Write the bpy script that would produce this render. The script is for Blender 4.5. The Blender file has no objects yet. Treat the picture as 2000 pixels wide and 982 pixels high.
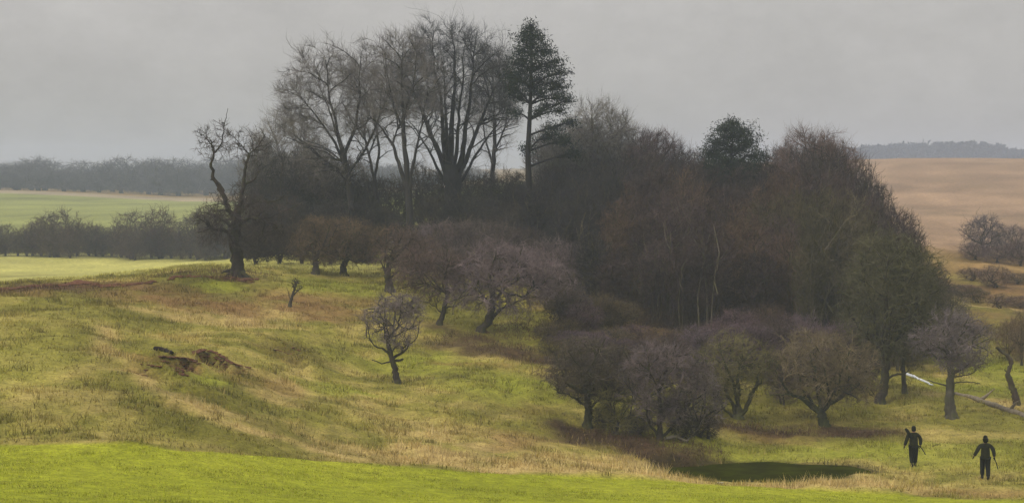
import bpy, math, random
import numpy as np
from mathutils import Vector

RNG = np.random.default_rng(7)
random.seed(7)

# ------------------------------------------------------------------ scene, camera, sky, sun, exposure
SC = bpy.context.scene
COL = SC.collection
F = 3487.0                      # focal length in pixels of a 2000 px wide picture
CAM_Z = 14.0
PITCH = math.atan(161.0 / F)    # the camera looks a little down into the valley

cam_data = bpy.data.cameras.new('camera')
cam_data.lens = F / 2000.0 * 36.0
cam_data.sensor_width = 36.0
cam_data.clip_start = 0.5
cam_data.clip_end = 6000.0
cam = bpy.data.objects.new('camera', cam_data)
COL.objects.link(cam)
cam.location = (0, 0, CAM_Z)
cam.rotation_euler = (math.radians(90) - PITCH, 0, 0)
SC.camera = cam
SC.render.resolution_x, SC.render.resolution_y = 1024, 502

SUN_EL, SUN_AZ = math.radians(38), math.radians(-125)   # high on the left, behind the camera
world = bpy.data.worlds.new('World')
SC.world = world
world.use_nodes = True
wn, wl = world.node_tree.nodes, world.node_tree.links
wn.clear()
w_out = wn.new('ShaderNodeOutputWorld')
w_bg = wn.new('ShaderNodeBackground'); w_bg.inputs['Strength'].default_value = 0.1
w_sky = wn.new('ShaderNodeTexSky'); w_sky.sky_type = 'NISHITA'; w_sky.sun_disc = False
w_sky.sun_elevation = SUN_EL; w_sky.sun_rotation = SUN_AZ; w_sky.air_density = 1.5; w_sky.dust_density = 4.0
w_hs = wn.new('ShaderNodeHueSaturation'); w_hs.inputs['Saturation'].default_value = 0.15
w_tc = wn.new('ShaderNodeTexCoord')
w_sep = wn.new('ShaderNodeSeparateXYZ')
w_map = wn.new('ShaderNodeMapping'); w_map.inputs['Scale'].default_value = (1, 1, 1.6)
w_n = wn.new('ShaderNodeTexNoise'); w_n.inputs['Scale'].default_value = 14.0; w_n.inputs['Detail'].default_value = 10; w_n.inputs['Roughness'].default_value = 0.72
w_cr = wn.new('ShaderNodeMapRange')
w_cr.inputs['From Min'].default_value = 0.3; w_cr.inputs['From Max'].default_value = 0.7
w_cr.inputs['To Min'].default_value = 0.90; w_cr.inputs['To Max'].default_value = 1.10
w_g = wn.new('ShaderNodeMapRange')            # overcast sky: brighter towards the zenith
w_g.inputs['From Min'].default_value = 0.0; w_g.inputs['From Max'].default_value = 1.0
w_g.inputs['To Min'].default_value = 0.83; w_g.inputs['To Max'].default_value = 3.0
w_m = wn.new('ShaderNodeMath'); w_m.operation = 'MULTIPLY'
w_c = wn.new('ShaderNodeVectorMath'); w_c.operation = 'SCALE'
w_c.inputs[0].default_value = (5.3, 5.12, 4.96)
w_mix = wn.new('ShaderNodeMix'); w_mix.data_type = 'RGBA'; w_mix.inputs[0].default_value = 0.86
wl.new(w_sky.outputs[0], w_hs.inputs['Color'])
wl.new(w_tc.outputs['Generated'], w_map.inputs[0]); wl.new(w_map.outputs[0], w_n.inputs['Vector'])
wl.new(w_tc.outputs['Generated'], w_sep.inputs[0]); wl.new(w_sep.outputs['Z'], w_g.inputs['Value'])
wl.new(w_n.outputs['Fac'], w_cr.inputs['Value'])
wl.new(w_cr.outputs[0], w_m.inputs[0]); wl.new(w_g.outputs[0], w_m.inputs[1])
wl.new(w_m.outputs[0], w_c.inputs['Scale'])
wl.new(w_hs.outputs[0], w_mix.inputs['A']); wl.new(w_c.outputs[0], w_mix.inputs['B'])
wl.new(w_mix.outputs['Result'], w_bg.inputs['Color']); wl.new(w_bg.outputs[0], w_out.inputs['Surface'])

sun_d = bpy.data.lights.new('sun', 'SUN'); sun_d.energy = 1.5; sun_d.angle = math.radians(14); sun_d.color = (1.0, 0.96, 0.88)
sun = bpy.data.objects.new('sun', sun_d); COL.objects.link(sun)
sv = Vector((math.cos(SUN_EL) * math.sin(SUN_AZ), math.cos(SUN_EL) * math.cos(SUN_AZ), math.sin(SUN_EL)))
sun.rotation_euler = (-sv).to_track_quat('-Z', 'Y').to_euler()
SC.view_settings.view_transform = 'Standard'; SC.view_settings.look = 'None'
SC.view_settings.exposure = 0.0; SC.view_settings.gamma = 1.0
SC.cycles.volume_bounces = 1
SC.cycles.max_bounces = 5
SC.cycles.use_denoising = True

# ------------------------------------------------------------------ maths helpers
cP, sP = math.cos(PITCH), math.sin(PITCH)
def ray(u, v):
    x = (u - 1000.0) / F; y = (491.0 - v) / F
    return np.array([x, cP + y * sP, -sP + y * cP])
def PT(u, v, d):
    r = ray(u, v); return np.array([0, 0, CAM_Z]) + r * (d / r[1])

def srgb(r, g, b, k=1.0):
    f = lambda c: (c / 255.0 / 12.92 if c <= 10 else ((c / 255.0 + 0.055) / 1.055) ** 2.4) * k
    return (f(r), f(g), f(b))

def hash_noise(x, y, s, seed=0):
    """smooth value noise on numpy arrays"""
    x = np.asarray(x, float) / s + 37.1 * seed; y = np.asarray(y, float) / s + 11.7 * seed
    xi = np.floor(x).astype(np.int64); yi = np.floor(y).astype(np.int64)
    fx = x - xi; fy = y - yi
    fx = fx * fx * (3 - 2 * fx); fy = fy * fy * (3 - 2 * fy)
    def h(a, b):
        n = (a * 374761393 + b * 668265263 + seed * 974711) & 0xffffffff
        n = ((n ^ (n >> 13)) * 1274126177) & 0xffffffff
        return ((n ^ (n >> 16)) & 0xffff) / 65535.0
    return (h(xi, yi) * (1 - fx) + h(xi + 1, yi) * fx) * (1 - fy) + (h(xi, yi + 1) * (1 - fx) + h(xi + 1, yi + 1) * fx) * fy
def fbm(x, y, s, oct=4, seed=0):
    t = 0; a = 1.0; n = 0
    for o in range(oct):
        t = t + a * (hash_noise(x, y, s / 2 ** o, seed + o) - 0.5); n += a; a *= 0.55
    return t / n * 2

# ------------------------------------------------------------------ terrain height field
# control points: picture bearing, picture height, distance in metres
CTRL = [(0,870,60),(0,982,46),(1000,982,58),(2000,982,65),(700,903,66),(1300,937,69),(1500,948,69),(2000,975,66),
 (0,780,67),(0,700,75),(0,640,83),(0,578,96),(150,568,98),(300,545,106),(390,526,110),(350,538,105),(400,560,103),(560,530,118),(720,529,124),
 (0,560,135),(200,545,150),(500,520,165),(0,500,232),(200,500,235),(400,505,228),(600,505,200),
 (0,421,350),(400,420,350),(0,372,505),(200,381,500),(400,392,490),(0,368,620),(400,372,620),
 (200,780,67),(300,700,77),(400,720,77),(300,620,91),(500,620,95),(600,760,79),(600,840,71),(850,830,76),(850,760,83),
 (1000,740,86),(1000,880,72),(700,640,96),(760,568,108),(775,748,84.5),(860,633,99),(945,647,98),(1050,700,92),
 (1150,900,73),(1145,832,80),(1290,862,77.5),(1350,925,72),(1440,815,86),(1605,830,85),(1720,787,92),(1855,812,88),
 (1985,787,94),(1783,912,76),(1923,935,73.5),(1600,900,77),(1500,935,72),(1990,860,82),
 (1150,640,100),(1350,650,106),(1550,660,112),(1750,680,112),(1950,690,112),
 (1200,540,124),(1500,560,128),(1750,600,128),(1950,600,132),(800,485,135),(950,470,138),(650,500,132),
 (1100,470,145),(1400,480,150),(1700,540,150),(1950,520,165),(1100,430,180),(1500,420,190),(1800,470,200),(1990,480,200),
 (1700,400,290),(2000,400,290),(1700,313,430),(2000,313,430),(1300,340,420),(1000,380,300),(700,420,280),
 (1000,345,600),(1500,318,650),(2000,320,650),(0,345,900),(500,345,900),(1000,335,900),(1500,318,900),(2000,318,900),
 (0,340,1300),(1000,330,1300),(2000,318,1300)]
cp = np.array([PT(*c) for c in CTRL])
near = [(0,0,12.4),(-20,5,12.0),(20,5,12.2),(0,25,9.3),(-25,30,9.8),(25,30,8.9),(-45,60,7.8),(50,60,4.0),(-60,95,9.5),(60,90,2.5),
        (-90,150,7),(90,150,5),(-140,240,4),(140,240,9),(-300,500,8),(300,500,16),(0,-40,13.5),(-60,-40,13.5),(60,-40,13.5)]
cp = np.vstack([cp, np.array(near, float)])
def warp(x, y):
    yy = np.maximum(np.asarray(y, float) + 60.0, 5.0)
    return np.stack([np.clip(np.asarray(x, float) / yy, -0.75, 0.75) * 3.0, np.log(yy) * 1.6], -1)
def tps(r2): return 0.5 * r2 * np.log(r2 + 1e-12)
_c = warp(cp[:, 0], cp[:, 1]); _n = len(_c)
_K = tps(((_c[:, None] - _c[None]) ** 2).sum(-1)) + 2e-4 * np.eye(_n)
_A = np.zeros((_n + 3, _n + 3)); _A[:_n, :_n] = _K; _A[:_n, _n] = 1; _A[:_n, _n + 1:] = _c
_A[_n:, :_n] = _A[:_n, _n:].T
_w = np.linalg.solve(_A, np.concatenate([cp[:, 2], np.zeros(3)]))
def h_base(x, y):
    x = np.asarray(x, float); y = np.asarray(y, float)
    sh = np.broadcast(x, y).shape
    q = warp(np.broadcast_to(x, sh).ravel(), np.broadcast_to(y, sh).ravel())
    out = np.empty(len(q))
    for i in range(0, len(q), 20000):
        s = q[i:i + 20000]
        out[i:i + 20000] = tps(((s[:, None] - _c[None]) ** 2).sum(-1)) @ _w[:_n] + _w[_n] + s @ _w[_n + 1:]
    return out.reshape(sh)

def G0(u, v, h=h_base):
    """where the sight line at (u, v) first meets the ground"""
    r = ray(u, v)
    ts = np.concatenate([np.arange(30, 260, 0.25), np.arange(260, 1200, 2.0)])
    p = np.array([0, 0, CAM_Z]) + ts[:, None] * r / r[1]
    below = p[:, 2] < h(p[:, 0], p[:, 1])
    i = int(np.argmax(below)) if below.any() else len(ts) - 1
    a = p[max(i - 1, 0)]; b = p[i]
    for _ in range(8):
        m = (a + b) / 2
        if m[2] < h(m[0], m[1]): b = m
        else: a = m
    return b

# scarps: rough earth banks across the hillside, where turf has slipped
SCARPS = []
def scarp(uvs, drop, soil):
    SCARPS.append((np.array([G0(u, v)[:2] for u, v in uvs]), drop, soil))
scarp([(303,683),(318,686),(336,692)], 0.45, 1.0)
scarp([(316,704),(340,708),(365,708),(380,716)], 0.5, 1.0)
scarp([(383,697),(398,692),(420,697),(434,704),(452,714),(470,718),(488,722)], 0.4, 1.0)
scarp([(278,722),(292,726),(306,730)], 0.3, 0.6)
scarp([(532,668),(550,672),(566,680),(584,690)], 0.22, 0.3)
scarp([(534,684),(555,686),(575,696),(600,720)], 0.22, 0.3)
scarp([(390,768),(420,776),(440,790)], 0.2, 0.3)
scarp([(325,785),(345,792)], 0.25, 0.3)
scarp([(150,553),(240,551),(300,549)], 0.2, 0.3)
scarp([(690,680),(720,690),(745,706)], 0.2, 0.2)
def seg_dist(x, y, pl):
    """distance to a polyline and signed side (positive: camera side)"""
    best = np.full(x.shape, 1e9); side = np.zeros(x.shape)
    for a, b in zip(pl[:-1], pl[1:]):
        d = b - a; L2 = d @ d
        t = np.clip(((x - a[0]) * d[0] + (y - a[1]) * d[1]) / L2, 0, 1)
        dx = x - a[0] - t * d[0]; dy = y - a[1] - t * d[1]
        dd = np.hypot(dx, dy)
        s = np.sign((d[0] * dy - d[1] * dx)) * (-1 if d[0] > 0 else 1)
        m = dd < best
        best = np.where(m, dd, best); side = np.where(m, s, side)
    return best, side

HOLLOW_C = PT(1485, 922, 74.2); HOLLOW_Z = float(HOLLOW_C[2])
HOLLOW_R = (3.7, 2.4)
def hollow_m(x, y):
    a = np.arctan2((y - HOLLOW_C[1]) / HOLLOW_R[1], (x - HOLLOW_C[0]) / HOLLOW_R[0])
    r = np.hypot((x - HOLLOW_C[0]) / HOLLOW_R[0], (y - HOLLOW_C[1]) / HOLLOW_R[1])
    return r / (1 + 0.10 * np.sin(2 * a + 1) + 0.07 * np.sin(5 * a) + 0.04 * np.sin(9 * a + 2))
def height(x, y):
    x = np.asarray(x, float); y = np.asarray(y, float)
    z = h_base(x, y)
    fade = np.clip((y - 30) / 30, 0, 1)
    crop = crop_mask(x, y)
    rough = (1 - crop) * fade
    z = z + rough * (0.34 * fbm(x, y, 5.0, 4, 3) + 0.15 * fbm(x, y, 1.3, 3, 9)) + crop * 0.04 * fbm(x, y, 4, 3, 5)
    # sheep terraces running along the slope
    z = z + rough * np.clip(1 - np.abs(y - 85) / 22, 0, 1) * 0.07 * np.sin(z * 7.0 + 2.5 * fbm(x, y, 7, 3, 15))
    for pl, drop, soil in SCARPS:
        d, s = seg_dist(x, y, pl)
        z = z + np.where(s > 0, -drop * np.exp(-(d / 1.1) ** 2) * np.clip(d / 0.15, 0, 1), 0.35 * drop * np.exp(-(d / 0.8) ** 2))
    m = hollow_m(x, y)
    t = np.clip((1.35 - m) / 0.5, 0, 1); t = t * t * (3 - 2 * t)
    z = z * (1 - t) + (HOLLOW_Z - 0.40 + 0.36 * np.clip((m - 0.95) / 0.2, 0, 1)) * t
    return z
_edge_px = [(-400,860),(0,868),(350,880),(560,893),(700,903),(850,915),(1000,925),(1150,932),(1300,938),(1500,950),(1750,966),(2000,978),(2300,995)]
EDGE = np.array([G0(u, v)[:2] for u, v in _edge_px]); EDGE = EDGE[np.argsort(EDGE[:, 0])]
def crop_mask(x, y):
    e = np.interp(x, EDGE[:, 0], EDGE[:, 1])
    e = e + 0.35 * (hash_noise(x, y, 2.2, 4) - 0.5)
    return np.clip((e - y) / 0.25 + 0.5, 0, 1)
def G(u, v): return G0(u, v, height)

# ------------------------------------------------------------------ ground colours (plants and soil, and some painted tree shade)
OLIVE = srgb(141,134,56,.79); STRAW = srgb(192,166,104,.80); GREEN = srgb(146,148,48,.76); SOIL = srgb(90,60,42,.65)
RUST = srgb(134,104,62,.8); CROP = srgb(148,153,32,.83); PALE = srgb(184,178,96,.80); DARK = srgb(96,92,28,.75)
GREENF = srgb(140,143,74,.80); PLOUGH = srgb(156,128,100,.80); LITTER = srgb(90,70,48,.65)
PATCHES = [ (120,562,200,10,SOIL,.8),(820,720,160,26,GREEN,.6),(60,700,90,60,GREEN,.4),(1300,790,210,34,DARK,.75),(1540,790,160,30,DARK,.6),(1180,610,110,40,RUST,.7),(1250,868,170,13,LITTER,.9),(380,580,110,16,SOIL,.4),(400,545,90,16,DARK,.7),(600,600,90,10,RUST,.7),(450,612,120,9,STRAW,.5),(345,716,40,12,RUST,.9),(200,790,230,50,DARK,.35),(450,860,200,24,DARK,.4),(1950,560,130,45,RUST,.95),(1960,500,110,18,SOIL,.6),(1930,640,90,12,LITTER,.7),(80,690,120,40,OLIVE,.5),(620,585,120,16,RUST,.6),(350,565,60,12,SOIL,.45),(540,610,90,10,STRAW,.5),(930,870,60,10,LITTER,.5),(560,690,60,16,RUST,.5), # u, v, half width, half height in the view, colour, strength; DARK behind the thicket is painted tree shade
 (120,640,180,40,OLIVE,.5),(300,575,110,22,RUST,.6),(420,600,110,16,RUST,.8),(560,590,60,14,RUST,.7),(640,612,80,14,RUST,.75),
 (430,620,150,10,STRAW,.6),(360,608,70,7,STRAW,.5),(460,545,45,9,SOIL,.75),(430,540,40,6,SOIL,.6),(505,545,40,6,SOIL,.5),
 (380,545,70,14,DARK,.6),(330,560,60,14,DARK,.5),(420,560,50,10,GREEN,.7),(650,560,90,18,GREEN,.7),(600,545,70,10,GREEN,.6),
 (350,722,26,9,SOIL,.8),(330,707,18,5,SOIL,.7),(405,700,30,7,SOIL,.6),(470,722,22,5,SOIL,.6),(420,745,60,18,GREEN,.8),(300,700,60,20,RUST,.35),
 (330,770,60,8,STRAW,.55),(400,800,70,9,STRAW,.55),(480,825,70,9,STRAW,.5),(530,750,90,18,RUST,.6),(560,775,90,12,STRAW,.5),
 (620,845,110,12,STRAW,.6),(720,880,110,14,STRAW,.85),(800,895,120,14,STRAW,.95),(960,905,140,14,STRAW,.9),(1080,912,120,10,STRAW,.7),
 (870,855,120,20,STRAW,.55),(980,850,60,22,RUST,.6),(930,800,90,10,STRAW,.45),(1040,800,60,10,RUST,.4),(760,820,90,12,STRAW,.35),
 (690,770,80,12,GREEN,.85),(820,715,90,16,GREEN,.8),(840,690,60,10,GREEN,.7),(1010,745,60,14,GREEN,.85),(930,760,90,12,GREEN,.55),
 (550,680,60,16,DARK,.45),(600,710,50,9,DARK,.35),(870,665,60,9,LITTER,.8),(960,680,90,11,LITTER,.85),(1040,700,70,12,LITTER,.85),(930,715,70,7,RUST,.6),
 (1120,745,60,22,LITTER,.6),(560,860,110,10,DARK,.5),(600,875,80,8,DARK,.5),(150,830,180,18,OLIVE,.4),(100,560,130,7,SOIL,.75),(200,556,70,5,RUST,.7),(30,575,60,7,RUST,.6),
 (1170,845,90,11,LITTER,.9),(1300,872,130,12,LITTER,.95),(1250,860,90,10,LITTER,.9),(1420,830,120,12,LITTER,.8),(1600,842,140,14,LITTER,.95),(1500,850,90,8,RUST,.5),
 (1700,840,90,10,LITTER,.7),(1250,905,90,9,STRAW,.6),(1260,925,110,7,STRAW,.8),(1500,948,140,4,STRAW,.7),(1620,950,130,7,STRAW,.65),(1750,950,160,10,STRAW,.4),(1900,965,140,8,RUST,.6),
 (1500,880,240,16,GREEN,.8),(1700,880,120,24,GREEN,.75),(1850,880,160,30,GREEN,.6),(1920,830,90,20,OLIVE,.6),(1860,850,60,9,STRAW,.35),(1940,840,60,10,STRAW,.3),
 (1900,760,110,16,GREEN,.9),(1800,700,90,16,GREEN,.9),(1930,720,80,24,GREEN,.9),(1960,790,60,7,STRAW,.6),(1730,770,120,14,LITTER,.5),
 (1940,540,110,12,SOIL,.6),(1960,520,70,5,STRAW,.8),(1890,545,40,14,GREEN,.8),(1920,588,34,3,STRAW,1),(1950,601,60,3,STRAW,1),(1960,625,90,14,RUST,.6),(1900,640,90,14,LITTER,.5),
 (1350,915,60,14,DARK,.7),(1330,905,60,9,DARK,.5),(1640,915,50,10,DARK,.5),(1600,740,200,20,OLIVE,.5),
]
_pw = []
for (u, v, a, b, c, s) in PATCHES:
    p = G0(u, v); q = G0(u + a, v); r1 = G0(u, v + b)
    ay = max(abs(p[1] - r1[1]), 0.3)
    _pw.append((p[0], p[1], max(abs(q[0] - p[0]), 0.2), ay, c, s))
STROKES = [ # bands of bleached or dark grass following old trackways and terraces: (u, v) line, half width in metres, colour, strength
 ([(190,640),(230,700),(280,745),(340,778),(400,806),(450,832),(520,852),(620,878),(720,900)],.55,STRAW,.85),
 ([(470,715),(560,748),(640,778),(720,800)],.7,STRAW,.6), ([(250,600),(340,618),(430,632),(520,640)],.6,STRAW,.65),
 ([(330,765),(420,792),(520,832),(640,866),(760,896)],.8,DARK,.6), ([(140,640),(180,700),(240,770),(330,830)],1.0,DARK,.4),
 ([(280,575),(360,590),(450,600)],1.6,RUST,.7), ([(300,690),(270,705),(265,725),(300,742)],.5,RUST,.6),
 ([(530,665),(580,690),(610,720)],.5,DARK,.6),([(650,690),(700,700),(760,735)],.5,DARK,.6),([(0,860),(300,872),(600,890),(760,905)],.6,DARK,.4),
 ([(760,890),(900,912),(1050,922),(1200,934),(1320,940)],.6,STRAW,.9), ([(860,640),(960,672),(1060,705)],1.1,LITTER,.85),([(1090,832),(1180,862),(1290,882),(1390,872)],.7,LITTER,.9),([(1440,835),(1600,850),(1720,842)],.9,LITTER,.8)]
_sw = [(np.array([G0(u, v)[:2] for u, v in uvs]), w, c, s) for uvs, w, c, s in STROKES]
def ground_color(x, y):
    x = np.asarray(x, float); y = np.asarray(y, float)
    n1 = fbm(x, y, 6, 4, 21)[..., None]; n2 = fbm(x, y, 1.4, 3, 31)[..., None]
    c = np.array(OLIVE) * (1 + .5 * n2 + .3 * n1)
    c = c + (np.array(STRAW) - c) * np.clip(n1 * 0.8 + n2 * 0.7 + 0.06, 0, .6)
    c = c + (np.array(DARK) - c) * np.clip(-n1 * 0.9 + n2 * 0.4 - 0.05, 0, .5)
    wx = x + 1.4 * fbm(x, y, 2.5, 3, 41); wy = y + 2.2 * fbm(x, y, 3.0, 3, 51)
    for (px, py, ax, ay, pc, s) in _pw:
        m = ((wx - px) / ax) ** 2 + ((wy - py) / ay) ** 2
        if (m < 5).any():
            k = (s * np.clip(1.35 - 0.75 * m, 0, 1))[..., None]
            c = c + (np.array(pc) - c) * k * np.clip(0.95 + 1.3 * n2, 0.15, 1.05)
    for pl, wd, pc, s in _sw:
        dd, _ = seg_dist(wx * .6 + x * .4, wy * .5 + y * .5, pl)
        k = (s * np.exp(-(dd / wd) ** 2))[..., None]
        c = c + (np.array(pc) - c) * k * np.clip(1 + 1.0 * n2, 0.3, 1.05)
    # brown floor of the wood
    wm = np.clip((y - (101 + .10 * x + 2.5 * n2[..., 0])) / 3, 0, 1) * np.clip((x - (2.5 + .02 * y + 2 * n2[..., 0])) / 2, 0, 1) * np.clip((.245 * y - x) / 2, 0, 1) * (y < 165)
    tl = np.clip((y - (126 + 1.5 * n2[..., 0])) / 3, 0, 1) * np.clip((x + 22) / 3, 0, 1) * (x < 12) * (y < 165)
    wk = np.clip(wm + tl, 0, 1)[..., None]
    c = c + (np.array(LITTER) * .8 * (1 + .3 * n2) - c) * wk * .92
    # far fields
    n3 = fbm(x * .35, y, 18, 4, 61)[..., None]
    d = y
    def put(mask, col, amt=1.0):
        nonlocal c
        mm = np.clip(mask, 0, 1)[..., None] * amt
        c = c + (np.array(col) * (1 + 0.3 * n1 + .25 * n3 + .35 * fbm(x, y * .4, 4, 3, 77)[..., None]) - c) * mm
    left = np.clip((30 - x) / 20, 0, 1)
    brow = 106 + 0.0 * x + np.clip((x + 30), 0, 60) * 0.55
    put(np.clip((y - brow - 4) / 3, 0, 1) * left * (y < 242), PALE, .9)
    put((y > 242) * (y < 500) * np.clip((30 - x) / 40, 0, 1), GREENF)
    put((y >= 480) * (y < 520) * np.clip((30 - x) / 40, 0, 1), srgb(160,142,112,.85))
    put((y >= 520) * np.clip((40 - x) / 40, 0, 1), RUST, .8)
    right = np.clip((x - 30) / 12, 0, 1)
    put(np.clip((y - 128 - 5 * n2[..., 0]) / 8, 0, 1) * right * (fbm(x, y * .5, 9, 3, 88) > -.25), RUST, .8)
    put(np.clip((y - 178 - 12 * n2[..., 0]) / 14, 0, 1) * right, PLOUGH, .95)
    for pl, drop, soil in SCARPS:
        dd, s = seg_dist(x, y, pl)
        k = (soil * np.where(s > 0, np.exp(-(dd / 0.45) ** 2), 0))[..., None]
        c = c + (np.array(SOIL) * .6 - c) * k
    cm = crop_mask(x, y)[..., None]
    cr = np.array(CROP) * (1 + 0.16 * n1 + 0.10 * n2 * np.sin(x * 0.9)[..., None])
    cr = cr + (np.array(srgb(164,164,46,.82)) - cr) * np.clip(n1 * .9 + .1, 0, .6)
    c = c * (1 - cm) + cr * cm
    m = hollow_m(x, y)
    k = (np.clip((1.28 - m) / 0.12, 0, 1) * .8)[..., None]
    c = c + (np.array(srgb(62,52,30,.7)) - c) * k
    return np.clip(c, 0.005, 0.9)

# ------------------------------------------------------------------ materials
def new_mat(name, rough=0.9, spec=0.2):
    m = bpy.data.materials.new(name); m.use_nodes = True
    b = m.node_tree.nodes['Principled BSDF']
    b.inputs['Roughness'].default_value = rough; b.inputs['Specular IOR Level'].default_value = spec
    return m, m.node_tree.nodes, m.node_tree.links, b
def noise(n, l, scale, detail=4, coord=None, rough=0.6):
    t = n.new('ShaderNodeTexNoise'); t.inputs['Scale'].default_value = scale; t.inputs['Detail'].default_value = detail; t.inputs['Roughness'].default_value = rough
    if coord is not None: l.new(coord, t.inputs['Vector'])
    return t.outputs['Fac']
def ramp(n, l, src, a, b, lo=0.3, hi=0.7):
    t = n.new('ShaderNodeMapRange'); t.inputs['From Min'].default_value = lo; t.inputs['From Max'].default_value = hi
    t.inputs['To Min'].default_value = a; t.inputs['To Max'].default_value = b
    l.new(src, t.inputs['Value']); return t.outputs[0]
def vscale(n, l, col, fac):
    t = n.new('ShaderNodeVectorMath'); t.operation = 'SCALE'
    l.new(col, t.inputs[0]); l.new(fac, t.inputs['Scale']); return t.outputs[0]
def mul(n, l, a, b):
    t = n.new('ShaderNodeMath'); t.operation = 'MULTIPLY'; l.new(a, t.inputs[0]); l.new(b, t.inputs[1]); return t.outputs[0]

def ground_material():
    m, n, l, b = new_mat('turf_and_soil', 0.95, 0.1)
    at = n.new('ShaderNodeAttribute'); at.attribute_name = 'tone'
    g = n.new('ShaderNodeNewGeometry')
    f1 = ramp(n, l, noise(n, l, 2.0, 6, g.outputs['Position']), .72, 1.28)
    f2 = ramp(n, l, noise(n, l, 11, 4, g.outputs['Position']), .65, 1.35)
    l.new(vscale(n, l, at.outputs['Color'], mul(n, l, f1, f2)), b.inputs['Base Color'])
    bp = n.new('ShaderNodeBump'); bp.inputs['Strength'].default_value = 0.6; bp.inputs['Distance'].default_value = 0.12
    l.new(noise(n, l, 5, 6, g.outputs['Position']), bp.inputs['Height']); l.new(bp.outputs[0], b.inputs['Normal'])
    return m
def blade_material():
    m, n, l, b = new_mat('grass_blades', 0.75, 0.2)
    at = n.new('ShaderNodeAttribute'); at.attribute_name = 'tone'
    l.new(at.outputs['Color'], b.inputs['Base Color'])
    return m
def bark_material(name, scale, zs=1.0, var=0.35, moss=0.0):
    m, n, l, b = new_mat(name, 0.92, 0.15)
    oi = n.new('ShaderNodeObjectInfo'); tc = n.new('ShaderNodeTexCoord')
    mp = n.new('ShaderNodeMapping'); mp.inputs['Scale'].default_value = (1, 1, zs); l.new(tc.outputs['Object'], mp.inputs[0])
    f = ramp(n, l, noise(n, l, scale, 5, mp.outputs[0]), 1 - var, 1 + var)
    f2 = ramp(n, l, noise(n, l, 0.9, 3, tc.outputs['Object']), 1 - var, 1 + var)
    col = vscale(n, l, oi.outputs['Color'], mul(n, l, f, f2))
    if moss:
        mx = n.new('ShaderNodeMix'); mx.data_type = 'RGBA'
        l.new(ramp(n, l, noise(n, l, 2.2, 4, tc.outputs['Object']), 0, moss, .45, .65), mx.inputs[0])
        l.new(col, mx.inputs['A']); mx.inputs['B'].default_value = (*srgb(84,88,44,.7), 1)
        col = mx.outputs['Result']
    l.new(col, b.inputs['Base Color'])
    bp = n.new('ShaderNodeBump'); bp.inputs['Strength'].default_value = 0.7; bp.inputs['Distance'].default_value = 0.05
    l.new(noise(n, l, scale * 2, 5, mp.outputs[0]), bp.inputs['Height']); l.new(bp.outputs[0], b.inputs['Normal'])
    return m
def flat_material(name, col, rough=0.85, var=0.2, scale=12, spec=0.2):
    m, n, l, b = new_mat(name, rough, spec)
    tc = n.new('ShaderNodeTexCoord'); rgb = n.new('ShaderNodeRGB'); rgb.outputs[0].default_value = (*col, 1)
    l.new(vscale(n, l, rgb.outputs[0], ramp(n, l, noise(n, l, scale, 4, tc.outputs['Object']), 1 - var, 1 + var)), b.inputs['Base Color'])
    return m
M_GROUND = ground_material(); M_BLADE = blade_material()
M_BARK = bark_material('furrowed_bark', 6, 0.25, 0.4, 0.6)
M_TWIG = bark_material('twig_bark', 4.5, 1.0, 0.55); M_DARK = bark_material('smooth_dark_bark', 5, 0.3, 0.3)
M_LEAF = bark_material('needle_foliage', 2.0, 1.0, 0.45)

# ------------------------------------------------------------------ mesh helpers
def mesh_np(name, V, Q=None, T=None, mat=None, smooth=False, attr=None):
    me = bpy.data.meshes.new(name)
    V = np.asarray(V, np.float32)
    nq = 0 if Q is None else len(Q); nt = 0 if T is None else len(T)
    me.vertices.add(len(V)); me.vertices.foreach_set('co', V.ravel())
    loops = []; 
    if nq: loops.append(np.asarray(Q, np.int32).ravel())
    if nt: loops.append(np.asarray(T, np.int32).ravel())
    lp = np.concatenate(loops); me.loops.add(len(lp)); me.loops.foreach_set('vertex_index', lp)
    me.polygons.add(nq + nt)
    st = np.concatenate([np.arange(nq) * 4, nq * 4 + np.arange(nt) * 3]).astype(np.int32)
    me.polygons.foreach_set('loop_start', st)
    if smooth: me.polygons.foreach_set('use_smooth', np.ones(nq + nt, bool))
    me.update(calc_edges=True)
    if attr is not None:
        a = me.color_attributes.new('tone', 'FLOAT_COLOR', 'POINT')
        a.data.foreach_set('color', np.concatenate([attr, np.ones((len(attr), 1))], 1).astype(np.float32).ravel())
    if mat: me.materials.append(mat)
    return me
def tag(o, label=None, cat=None, group=None, kind=None):
    if label: o['label'] = label
    if cat: o['category'] = cat
    if group: o['group'] = group
    if kind: o['kind'] = kind
    return o
def link(name, me, parent=None, color=None, loc=None):
    o = bpy.data.objects.new(name, me); COL.objects.link(o)
    if parent is not None: o.parent = parent
    if color is not None: o.color = (*color, 1)
    if loc is not None: o.location = loc
    return o
class MB:
    def __init__(s): s.V = []; s.Q = []; s.T = []; s.n = 0
    def add(s, V, Q=None, T=None):
        s.V.append(V)
        if Q is not None and len(Q): s.Q.append(np.asarray(Q) + s.n)
        if T is not None and len(T): s.T.append(np.asarray(T) + s.n)
        s.n += len(V)
    def mesh(s, name, mat, smooth=False):
        return mesh_np(name, np.concatenate(s.V), np.concatenate(s.Q) if s.Q else None, np.concatenate(s.T) if s.T else None, mat, smooth)
def norm(a): return a / np.maximum(np.linalg.norm(a, axis=-1, keepdims=True), 1e-9)
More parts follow.
